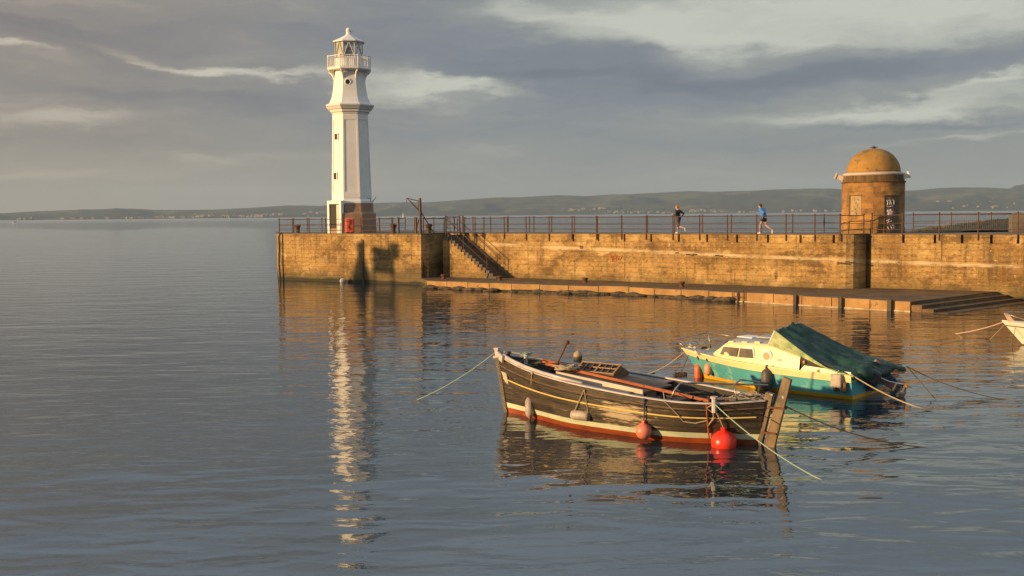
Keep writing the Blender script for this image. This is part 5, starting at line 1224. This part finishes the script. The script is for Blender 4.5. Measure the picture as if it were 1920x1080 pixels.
heap(1290, 742, 0.0, 34, 0.20, M_drope, 'dark wet rope heaped in the open well of the black boat', 22)
heap(1003, 686, -0.1, 34, 0.16, M_drope, 'dark rope heaped on the foredeck of the black boat', 23)
heap(988, 668, 0.0, 26, 0.05, M_grope, 'green line wound round the white bitt on the foredeck', 24, 0.010)
bow_t = bb.W((-0.25, 0, 1.44))
rope('pale green mooring rope running from the black bow down into the water at left', bow_t, G(779, 751, -0.02), 0.010, M_grope, 0.10)
st = bb.hitW(1345, 757, 0.03)
rope('pale green rope running from the black boat stern down past the red buoy', st + Vector((0, 0, .03)), G(1549, 905, -0.03), 0.011, M_grope, 0.12)
rope('dark rope running right from the rudder of the black boat into the water', bb.W((sx + .5, 0, 0.86)), G(1826, 839, -0.02), 0.014, M_drope, 0.28)
# egg-shaped mooring float behind the black boat
q = G(1083.5, 674, 0); e = empty('mooring_float', (q.x, q.y, -0.04), 0, 'small egg-shaped tan mooring float in the water behind the black boat', 'buoy')
M_tan = mat('tan_float', (0.40, 0.30, 0.18), (0.28, 0.2, 0.12), scale=4, rough=0.6); M_wgreen = mat('weedy_waterline', (0.05, 0.05, 0.03), rough=0.7)
k = q.y / F; b = MB(); b.lathe([(4 * k, -2 * k), (7.8 * k, 1 * k), (8.6 * k, 7 * k)], 18); b.build('base', M_wgreen, e, smooth=True)
b = MB(); b.lathe([(8.6 * k, 7 * k), (8.4 * k, 11 * k), (6.8 * k, 15.5 * k), (3.2 * k, 18 * k), (1.2 * k, 18.6 * k), (1.0 * k, 20 * k), (.1 * k, 20.3 * k)], 18); b.build('cap', M_tan, e, smooth=True)

# ------------------------------------------------------------ small cabin cruiser
cb = Hull((5.36, 29.95), (0.74, -0.673), 4.85,
          lambda t: 0.02 + 1.05 * (1 - (1 - min(1, t / 0.62)) ** 2.4) * (1.0 if t < .62 else 1 - 0.06 * ((t - .62) / .38) ** 2),
          lambda t: 0.60 + 0.17 * (1 - t) ** 1.7, lambda t: -0.30, 0.85, 0.06,
          lambda t: 0.16 + 0.75 * max(0, (0.45 - t) / 0.45) ** 1.1)
M_turq = mat('turquoise_paint', (0.11, 0.42, 0.45), (0.08, 0.34, 0.38), scale=1.6, rough=0.35, spots=(0.20, 0.50, 0.47), spot_scale=2.2, spot_lo=0.55)
M_boot = mat('yellow_boot_top', (0.80, 0.47, 0.02), (0.66, 0.38, 0.03), scale=3, rough=0.4, spots=(0.35, 0.25, 0.06), spot_scale=7, spot_lo=0.68)
M_crm = mat('cream_topsides', (0.80, 0.72, 0.38), (0.74, 0.65, 0.34), scale=2.2, rough=0.4, spots=(0.42, 0.30, 0.14), spot_scale=6, spot_lo=0.68)
M_roof = mat('grey_deck_paint', (0.42, 0.42, 0.42), (0.32, 0.31, 0.31), scale=4, rough=0.7)
cab = empty('cabin_cruiser', (cb.o.x, cb.o.y, 0), cb.rz, 'small turquoise and cream cabin boat moored behind the black boat', 'boat')
zc = lambda t: cb.sheer(t) - 0.15
cb.strakes([(lambda t: -0.29, 0, 0), (lambda t: 0.0, 0, 0), (lambda t: 0.10, 0, 0), (lambda t: 0.101, 0.003, 1), (lambda t: (zc(t) + .1) / 2, 0.003, 1), (zc, 0.003, 1), (lambda t: zc(t) + 0.001, 0.030, 2), (cb.sheer, 0.036, 2)], 40, transom=True).build('hull', [M_boot, M_turq, M_crm], cab, angle=35)
cb.deck(cb.sheer, 0.0, 0.78, inset=-0.034, camber=0.03).build('foredeck', M_roof, cab)
for sd_ in (-1, 1): cb.strip(sd_, 0.045, 0.05, 0.0, 0.03, 0.0, 1.0).build('toe_rail', M_crm, cab)
b = MB()    # cabin trunk lofted from front to back: x, half width bottom, top, z bottom, z top
SEC = [(0.55, 0.34, 0.30, 0.68, 0.78), (0.72, 0.55, 0.46, 0.64, 0.86), (1.15, 0.78, 0.64, 0.61, 1.13), (1.5, 0.84, 0.72, 0.60, 1.17), (2.6, 0.92, 0.78, 0.58, 1.20), (3.05, 0.94, 0.84, 0.57, 1.10), (3.45, 0.95, 0.86, 0.56, 1.00)]
ring = []
for (x_, wb, wt, z0_, z1_) in SEC:
    r0 = min(0.06, (z1_ - z0_) * .2)
    ring += [(x_, -wb, z0_), (x_, -wt - (wb - wt) * .15, z1_ - r0), (x_, -wt + .05, z1_), (x_, -wt * .5, z1_ + .05), (x_, 0, z1_ + .065), (x_, wt * .5, z1_ + .05), (x_, wt - .05, z1_), (x_, wt + (wb - wt) * .15, z1_ - r0), (x_, wb, z0_)]
n = 9; fs = [(i * n + k, (i + 1) * n + k, (i + 1) * n + k + 1, i * n + k + 1) for i in range(len(SEC) - 1) for k in range(n - 1)]
ms_ = [0 if k in (0, 1, 6, 7) else 1 for i in range(len(SEC) - 1) for k in range(n - 1)]
o0 = len(b.v); b.v += [Vector(q) for q in ring]; b.f += [list(f) for f in fs]; b.m += ms_
b.f.append(list(range(9))); b.m.append(0)
cabin = b.build('cabin', [M_crm, M_roof], cab, angle=35)
def side_w(x_, z_):    # y of the near cabin wall at (x, z)
    for s0, s1 in zip(SEC, SEC[1:]):
        if s0[0] <= x_ <= s1[0]:
            k = (x_ - s0[0]) / (s1[0] - s0[0]); wb, wt, z0_, z1_ = [s0[i] + (s1[i] - s0[i]) * k for i in (1, 2, 3, 4)]; v = min(1, max(0, (z_ - z0_) / (z1_ - z0_))); return -(wb + (wt - wb) * v * 0.85)
    return -0.95
def side_panel(pts, th, mt, nm, par, o_=0.0):
    q = [Vector((x_, side_w(x_, z_) - o_, z_)) for x_, z_ in pts]; b = MB(); b.slab(q, th, 0); return b.build(nm, mt, par)
M_win = mat('cabin_window_glass', (0.10, 0.085, 0.07), (0.20, 0.17, 0.13), scale=1.5, rough=0.08)
CP = lambda px, py, y_: LP(px, py, y_, cb)
def cw(px, py): q = CP(px, py, -0.80); return (q.x, q.z)
wf = side_panel([cw(1342, 667.5), cw(1418, 674), cw(1413, 652), cw(1351, 648.5)], 0.02, M_white, 'window_frame', cabin, 0.002)
side_panel([cw(1345, 665.5), cw(1382, 669), cw(1384, 652.5), cw(1353, 650.5)], 0.012, M_win, 'window', wf, 0.022)
side_panel([cw(1386, 669.4), cw(1415, 671.5), cw(1411, 654.5), cw(1388, 652.8)], 0.012, M_win, 'window', wf, 0.022)
q = cw(1440, 667); c_ = Vector((q[0], side_w(q[0], q[1]) - 0.01, q[1])); Mp = Matrix.Rotation(R(90), 3, 'X')
b = MB(); b.lathe([(0.15, -0.02), (0.155, 0.02), (0.11, 0.03)], 24, c_, M=Mp); ph = b.build('porthole', M_white, cabin)
b = MB(); b.lathe([(0.10, 0), (0.10, 0.035)], 24, c_, M=Mp); M_bronze = mat('bronze_blind', (0.50, 0.33, 0.16), rough=0.4); b.build('pane', M_bronze, ph)
b = MB()    # faded lettering dashes
for i, px in enumerate((1461, 1465, 1468)): q = cw(px, 674.2); b.box((q[0], side_w(q[0], q[1]) - 0.012, q[1]), (0.05, 0.01, 0.035 + .01 * (i % 2)))
b.build('faded_mark', M_roof, cabin)
side_panel([(1.15, 0.615), (3.4, 0.60), (3.4, 0.625), (1.15, 0.64)], 0.02, M_crm, 'moulding', cabin, 0.01)
# pads and ventilators on the roof
for px, py, y_ in ((1372, 641, -0.62), (1397, 642, -0.64), (1421, 642, -0.66)):
    q = CP(px, py, y_); b = MB(); b.box((q.x, y_, q.z), (0.16, 0.09, 0.05)); b.build('roof_block', M_crm, cabin, bevel=0.01)
b = MB(); b.box((2.1, 0.15, 1.285), (0.65, 0.6, 0.05), R(4)); b.build('roof_hatch', M_roof, cabin, bevel=0.015)
b = MB(); b.box((1.45, 0.1, 1.25), (0.5, 0.5, 0.03), R(-6)); b.build('roof_hatch', M_white, cabin, bevel=0.01)
# cockpit side with dark opening
for sd_ in (-1, 1):
    b = MB(); b.slab([(3.45, sd_ * 0.97, 0.57), (4.85, sd_ * 0.99, 0.57), (4.85, sd_ * 0.97, 0.70), (3.60, sd_ * 0.95, 0.76)], 0.04 * -sd_ * -1); b.build('cockpit_side', M_crm, cab)
b = MB(); b.slab([(3.46, -0.84, 0.57), (4.8, -0.86, 0.57), (4.8, -0.86, 0.68), (3.46, -0.82, 1.0)], 0.03); b.build('cockpit_lining', M_grime, cab)
b = MB(); q = CP(1508, 679, -0.89); b.ball(q, 0.045, 8); b.build('lamp', M_peach, cab)
b = MB(); b.box((3.5, 0, 0.5), (0.03, 1.7, 0.9)); b.build('bulkhead', M_wood, cab)
# green cover
M_tarp = mat('green_tarpaulin', (0.006, 0.036, 0.028), (0.014, 0.060, 0.034), scale=3, rough=0.42, bump=0.03, bscale=7, rough2=0.6)
M_tarpl = mat('pale_green_lining', (0.14, 0.24, 0.05), (0.46, 0.50, 0.26), scale=3.5, rough=0.7, bump=0.03, bscale=9)
def poly(pts, k):
    k = k * (len(pts) - 1); i = min(int(k), len(pts) - 2); return Vector(pts[i]).lerp(Vector(pts[i + 1]), k - i)
NE = [(2.62, -0.66, 1.56), (3.02, -0.74, 1.34), (3.45, -0.84, 1.115), (3.9, -0.93, 0.90), (4.25, -0.99, 0.755), (4.6, -1.02, 0.68), (4.95, -1.02, 0.62)]
RE = [(2.66, 0.05, 1.64), (3.05, 0.1, 1.42), (3.45, 0.12, 1.22), (3.9, 0.12, 1.02), (4.3, 0.1, 0.90), (4.8, 0.0, 0.86), (5.12, -0.05, 0.76)]
FE = [(2.68, 0.68, 1.66), (3.15, 0.82, 1.42), (3.6, 0.92, 1.18), (4.05, 0.98, 0.98), (4.5, 1.02, 0.84), (5.0, 1.05, 0.76), (5.45, 1.0, 0.68)]
b = MB(); NI, NJ = 60, 28; vs = []
for i in range(NI + 1):
    k = i / NI; a, c_, d = poly(NE, k), poly(RE, k), poly(FE, k)
    for j in range(NJ + 1):
        u = j / NJ
        q = (a * (1 - u) + c_ * u * 1.0).lerp(c_, 0) if False else (a * (1 - u) ** 2 + c_ * 2 * u * (1 - u) + d * u ** 2)
        wr = noise.fractal(Vector((k * 3.0 + u * 2.5, u * 7 - k * 2, 1.3)), 1.0, 2.0, 4) * 0.10 + 0.036 * math.sin(u * 16 + k * 9 + 2 * noise.noise(Vector((k * 4, u * 3, 0)))) * math.sin(math.pi * k) ** .6
        fold = abs(math.sin(u * 11 + k * 5.5 + 1.6 * noise.noise(Vector((k * 2.2, u * 2.5, 4)))))
        wr -= 0.055 * (1 - fold) ** 3 * math.sin(math.pi * min(1, k * 1.1))
        q = q + Vector((0.3, 0, 1)) * wr * (0.35 + math.sin(math.pi * u)) ; q.z = max(q.z, 0.60)
        if i == NI: q.z -= 0.10
        vs.append(q)
b.add(vs, [(i * (NJ + 1) + j, (i + 1) * (NJ + 1) + j, (i + 1) * (NJ + 1) + j + 1, i * (NJ + 1) + j + 1) for i in range(NI) for j in range(NJ)])
tp = b.build('cover', M_tarp, None, smooth=True); tp.location = (cb.o.x, cb.o.y, 0); tp.rotation_euler = (0, 0, cb.rz); tp.name = 'tarpaulin'
md = tp.modifiers.new('cloth', 'SOLIDIFY'); md.thickness = 0.012
tag(tp, 'dark green tarpaulin stretched over the cockpit of the turquoise boat', 'tarpaulin')
b = MB(); b.ball((4.95, -0.45, 0.62), 0.26, 20, sz=(0.8, 1.1, 0.9)); b.ball((4.85, -0.1, 0.66), 0.2, 16)
for v in b.v: v += Vector((1, 0.3, .4)) * 0.035 * math.sin(v.y * 38 + v.z * 11)
g_ = b.build('engine_hood', M_tarp, tp, smooth=True)
b = MB(); NL = 24; vs = []
low = [(2.50, -0.79, 1.22), (2.9, -0.83, 1.12), (3.45, -0.90, 0.99), (3.9, -0.96, 0.84), (4.25, -1.0, 0.73)]
upp = [(2.62, -0.67, 1.55), (3.02, -0.75, 1.33), (3.45, -0.85, 1.105), (3.9, -0.94, 0.89), (4.25, -1.0, 0.745)]
for i in range(NL + 1):
    a, c_ = poly(low, i / NL), poly(upp, i / NL)
    for j in range(7): q = a.lerp(c_, j / 6); q.y += 0.03 * noise.noise(Vector((i * .5, j * .8, 2))) - 0.012; vs.append(q)
b.add(vs, [(i * 7 + j, (i + 1) * 7 + j, (i + 1) * 7 + j + 1, i * 7 + j + 1) for i in range(NL) for j in range(6)])
b.build('side_flap', M_tarpl, tp, smooth=True)
b = MB(); b.tube([Vector(p) + Vector((0, -0.02, -.005)) for p in NE], 0.020, 6); b.build('edge_cord', M_tarpl, tp)
for y_ in (-1, 1): b = MB(); b.tube([(2.50, y_ * 0.79, 1.19), (2.62, y_ * 0.67, 1.56)], 0.02, 6); b.build('hood_frame', M_white, cab)
b = MB(); b.tube([(2.62, -0.67, 1.56), (2.65, 0, 1.62), (2.65, 0.68, 1.65)], 0.02, 6); b.build('hood_frame', M_steel, cab)
# pulpit rail
for pts, r_ in (([(0.30, -0.62, 0.72), (-0.1, -0.42, 0.92), (-0.78, -0.12, 1.02), (-0.72, 0.12, 1.06), (-0.12, 0.5, 1.22)], 0.016), ([(-0.45, -0.06, 0.74), (-0.78, -0.12, 1.02)], 0.014),
                ([(-0.02, 0.5, 0.74), (-0.12, 0.5, 1.22)], 0.016), ([(-0.12, 0.5, 1.22), (1.1, 0.66, 1.10)], 0.012)):
    b = MB(); b.tube(pts, r_, 6); b.build('pulpit_rail', M_steel, cab, smooth=True)
b = MB(); b.ball((-0.25, 0.02, 0.82), 0.06, 8, sz=(1, 1, .7)); b.slab([(-0.45, -.05, .8), (-.3, 0, .8), (-.42, 0.02, .92)], .03); b.build('anchor', M_gun, cab)
b = MB(); 
for i in range(5): b.tube([(-0.1 + .03 * i, .08, .80), (0.0 + .02 * i, -.02 + .03 * i, .86), (0.1, .1, .81)], .016, 5)
b.build('anchor_line', M_drope, cab)
# outboards, tilted up on the transom
M_cowl = mat('dark_engine_cowl', (0.03, 0.028, 0.035), (0.06, 0.05, 0.055), scale=5, rough=0.35)
M_leg = mat('grimy_grey_leg', (0.12, 0.11, 0.11), (0.06, 0.05, 0.045), scale=6, rough=0.5)
M_prop = mat('yellow_propeller', (0.85, 0.42, 0.02), (0.75, 0.30, 0.02), scale=8, rough=0.4)
def outboard(base, tip, lab_part, cowl_s, mt_leg, prop):
    base, tip = Vector(base), Vector(tip); d = (tip - base).normalized(); M = d.to_track_quat('X', 'Z').to_matrix()
    e = MB(); e.box(base - d * 0.14, (0.42 * cowl_s, 0.30 * cowl_s, 0.30 * cowl_s), M=M); o = e.build('outboard', M_cowl, cab, bevel=0.06)
    b = MB(); b.bar(base + d * 0.05, tip - d * 0.06, 0.09, 0.15); b.bar(tip - d * 0.26, tip - d * 0.22, 0.26, 0.22); b.build('leg', mt_leg, o, bevel=0.01)
    b = MB(); up_ = M @ Vector((0, 0, 1)); b.tube([tip - up_ * 0.02 - Vector((0, 0, 0.0)), tip - up_ * -0.16], [0.07, 0.04], 8); b.slab([tip - up_ * 0.05, tip - up_ * 0.28 - d * 0.06, tip - up_ * 0.26 + d * 0.06, tip + d * 0.10], 0.02); b.build('skeg', mt_leg, o)
    if prop:
        c_ = tip + up_ * 0.14 + d * 0.02; b = MB(); b.ball(c_, 0.055, 10)
        for k in range(3):
            a = k * 2.094 + 0.4; r1 = (d * math.cos(a) + (M @ Vector((0, 1, 0))) * math.sin(a)); sd2 = up_.cross(r1)
            b.slab([c_ - sd2 * 0.02, c_ + r1 * 0.10 - sd2 * 0.07 + up_ * .02, c_ + r1 * 0.15, c_ + r1 * 0.10 + sd2 * 0.07 - up_ * .02], 0.012)
        b.build('propeller', M_prop, o)
    b = MB(); b.box(base + Vector((-0.04, 0.0, -0.16)), (0.16, 0.26, 0.34)); b.build('bracket', M_leg, o)
    return o
outboard((5.02, -0.02, 0.48), (5.62, 0.36, 0.16), '', 1.3, M_leg, True)
outboard((5.02, 0.58, 0.58), (5.40, 0.66, 0.20), '', 1.0, mat('blue_grey_leg', (0.10, 0.17, 0.22), rough=0.5), False)
b = MB(); b.bar((5.18, 0.05, 0.44), (5.46, 0.22, 0.30), 0.03, 0.05); b.build('tilt_strut', M_orng, cab)
b = MB(); b.tube([(5.0, -.2, .62), (5.35, .1, .40), (5.6, .3, .33)], 0.012, 5); b.build('steering_cable', M_white, cab)
# fenders
FG = 'fenders on the turquoise boat'
fender(cb, 'fender', 'long orange sausage fender hanging at the bow of the turquoise boat', 'fender', 1309, 679, 724, 7.5, 's', M_forange, M_drope, 670, FG)
fender(cb, 'fender', 'small peach oval fender beside the long orange one at the turquoise bow', 'fender', 1328, 680, 705, 7.5, 's', M_peach, M_drope, 674, FG)
fender(cb, 'fender', 'big faded black fender amidships on the turquoise boat', 'fender', 1438, 688, 736, 10.5, 's', M_fblack, M_black, 682, FG)
fender(cb, 'fender', 'thin dark fender low on the quarter of the turquoise boat', 'fender', 1566, 718, 735, 3.5, 's', M_fblack, M_drope, 706, FG)
t_, z = cb.hit(1575, 714); q = cb.W(cb.loc(t_, z, -1, 0.10)); e = empty('fender', (q.x, q.y, z - 0.16), cb.rz, 'square grey block fender hanging at the stern quarter of the turquoise boat', 'fender', FG)
b = MB(); b.box((0, 0, 0.17), (0.28, 0.15, 0.34)); b.build('body', M_fgrey, e, bevel=0.035)
b = MB(); b.tube([(0, 0, 0.33), (0.02, 0.06, 0.42)], 0.015, 5); b.build('cord', M_rope, e)
t_, z = cb.hit(1585, 727); q = cb.W(cb.loc(t_, z, -1, 0.08)); e = empty('fender', (q.x, q.y, z - 0.10), cb.rz, 'small dark brown block fender behind the square grey one', 'fender', FG)
b = MB(); b.box((0, 0, 0.12), (0.16, 0.12, 0.26)); b.build('body', M_wood, e, bevel=0.03); b = MB(); b.tube([(0, 0, 0.25), (0.0, 0.05, 0.38)], 0.012, 5); b.build('cord', M_rope, e)
# its lines
rope('pale rope running from the turquoise stern corner down to the water at right', cb.W((4.85, -0.98, 0.66)), G(1757, 775, -0.02), 0.016, M_rope, 0.10)
rope('dark cord dropping steeply from the tarpaulin corner to the water at right', cb.W((5.45, 1.0, 0.68)), G(1757, 752, -0.02), 0.010, M_drope, 0.0)
rope('long dark rope running right from the tarpaulin corner out of the picture', cb.W((5.45, 1.0, 0.68)), G(1960, 756, -0.02), 0.013, M_drope, 0.22)
rope('weedy brown rope from the turquoise bow to the water behind the black boat', cb.W((-0.55, 0, 0.72)), G(1205, 703, -0.02), 0.014, M_rope, 0.12)
rope('thin brown rope dropping steeply from the turquoise bow into the water', cb.W((-0.4, -.05, 0.66)), G(1272, 709, -0.02), 0.010, M_drope, 0.02)
M_weedc = mat('brown_weed', (0.05, 0.032, 0.02), (0.10, 0.06, 0.03), scale=10, rough=0.9)
b = MB(); random.seed(8); q0 = G(1276, 703, 0)
for i in range(22): b.ball((random.gauss(0, .10), random.gauss(0, .08), random.uniform(-.01, .05)), random.uniform(.03, .06), 6, sz=(1.5, 1, .7))
o = b.build('weed_clump', M_weedc); o.location = q0; tag(o, 'clump of brown seaweed caught on the line at the turquoise bow', 'seaweed')
b = MB(); q0 = G(1210, 704, 0)
for i in range(20): b.ball((random.gauss(0, .12), random.gauss(0, .10), random.uniform(-.01, .06) ), random.uniform(.02, .045), 6, sz=(1.5, 1, .8))
o = b.build('weed_clump', M_weedc); o.location = q0; tag(o, 'clump of brown seaweed on the rope just behind the skylight of the black boat', 'seaweed')

# ------------------------------------------------------------ white boat at the right edge
wb_ = Hull((17.58, 36.5), (0.90, -0.436), 5.2, lambda t: 0.02 + 0.95 * (1 - (1 - min(1, t / 0.6)) ** 2.2), lambda t: 0.56 + 0.24 * (1 - t) ** 1.5, lambda t: -0.3, 0.85, 0.05, lambda t: 0.2 + 0.7 * max(0, (0.45 - t) / 0.45))
M_wh2 = mat('cream_white_gelcoat', (0.80, 0.76, 0.62), (0.76, 0.72, 0.58), scale=2, rough=0.3)
e = empty('motor_boat', (wb_.o.x, wb_.o.y, 0), wb_.rz, 'white boat with a dark side line cut off by the right edge', 'boat')
wb_.strakes([(lambda t: -0.29, 0, 0), (lambda t: 0.03, 0, 0), (lambda t: 0.031, 0, 1), (lambda t: (wb_.sheer(t)) * .55, 0, 1), (lambda t: wb_.sheer(t) - .13, 0, 1), (lambda t: wb_.sheer(t) - .129, 0.015, 1), (wb_.sheer, 0.02, 1)], 36, transom=True).build('hull', [M_redb, M_wh2], e, angle=35)
for sd_ in (-1, 1): wb_.strip(sd_, 0.025, 0.0, -0.15, 0.035, 0.0, 1.0).build('rubbing_line', M_black, e)
wb_.deck(wb_.sheer, 0.0, 0.55, inset=0.0, camber=0.04).build('foredeck', M_wh2, e)
wb_.deck(lambda t: .3, 0.5, 1.0, inset=0.02).build('cockpit_floor', M_roof, e)
b = MB(); b.add([(1.3, -.5, .74), (1.3, .5, .74), (2.1, .62, 1.12), (2.1, -.62, 1.12), (2.6, -.66, .7), (2.6, .66, .7)], [(0, 3, 2, 1), (0, 4, 3), (1, 2, 5), (3, 4, 5, 2)]); b.build('windscreen', M_win, e)
for pts in ([(0.55, -0.5, .74), (-0.62, -0.1, 1.10), (-0.62, 0.1, 1.12), (0.75, 0.62, 1.08)], [(-0.35, 0, .80), (-.6, 0, 1.10)], [(0.35, -.42, .75), (-0.1, -.28, .95)], [(0.4, .45, .75), (0.3, .45, 1.08)]):
    b = MB(); b.tube(pts, 0.018, 6); b.build('pulpit_rail', M_steel, e, smooth=True)
M_prope = mat('pinkish_rope', (0.66, 0.46, 0.34), (0.5, 0.36, 0.28), scale=30, rough=0.9)
b = MB()
for i in range(6): b.tube([(-0.60 + .02 * i, -.08 + .02 * i, 1.08), (-0.50 + .025 * i, -.10, 0.90), (-0.42 + .03 * i, -.08, 0.70 + .02 * i)], 0.022, 5)
o = b.build('rope_bundle', M_prope); o.location = (wb_.o.x, wb_.o.y, 0); o.rotation_euler = (0, 0, wb_.rz); tag(o, 'bundle of pinkish ropes hung over the bow rail of the white boat', 'rope')
b = MB(); b.ball((0.45, 0.0, 0.95), 0.16, 16); o = b.build('ball_fender', M_wball, smooth=True); o.location = (wb_.o.x, wb_.o.y, 0); o.rotation_euler = (0, 0, wb_.rz); tag(o, 'pale ball fender lying on the foredeck of the white boat', 'fender')
rope('pink-white rope running left from the bow of the white boat to the water', wb_.W((-.55, 0, .80)), G(1790, 626, -0.02), 0.020, M_prope, 0.06)
rope('thin pale cord hanging steeply below the bow of the white boat', wb_.W((-.5, 0, .78)), G(1856, 637, -0.02), 0.010, M_rope, 0.0)
rope('dark cord hanging straight down from the bow of the white boat', wb_.W((-.25, -.1, .62)), G(1897, 652, -0.02), 0.010, M_drope, 0.0)

# ------------------------------------------------------------ small flat brown patches on the water
for px, py, s_, lab in ((1125, 938, 0.26, 'flat brown patch on the water below the black boat'), (1632, 934, 0.22, 'brown sliver on the water at lower right'), (1712, 831, 0.10, 'short dark stick floating right of the rudder')):
    q = G(px, py, 0); b = MB(); b.ball((0, 0, 0.0), s_, 10, sz=(1, 0.22, 0.05)); o = b.build('surface_patch', M_weedc, smooth=True); o.location = q; tag(o, lab, 'flotsam')

# ------------------------------------------------------------ haze over the firth
m = bpy.data.materials.new('haze'); m.use_nodes = True; nt_ = m.node_tree; nt_.nodes.clear()
pv = nt_.nodes.new('ShaderNodeVolumePrincipled'); pv.inputs['Color'].default_value = (0.54, 0.73, 0.97, 1); pv.inputs['Density'].default_value = HAZE; pv.inputs['Anisotropy'].default_value = 0.0
oo = nt_.nodes.new('ShaderNodeOutputMaterial'); nt_.links.new(pv.outputs[0], oo.inputs['Volume'])
b = MB(); b.box((0, 5600, 159.5), (23000, 12400, 325)); tag(b.build('haze', m), 'thin grey haze lying over the firth and the far hills', 'haze', kind='stuff')
scn.cycles.volume_step_rate = 10; scn.cycles.volume_max_steps = 64
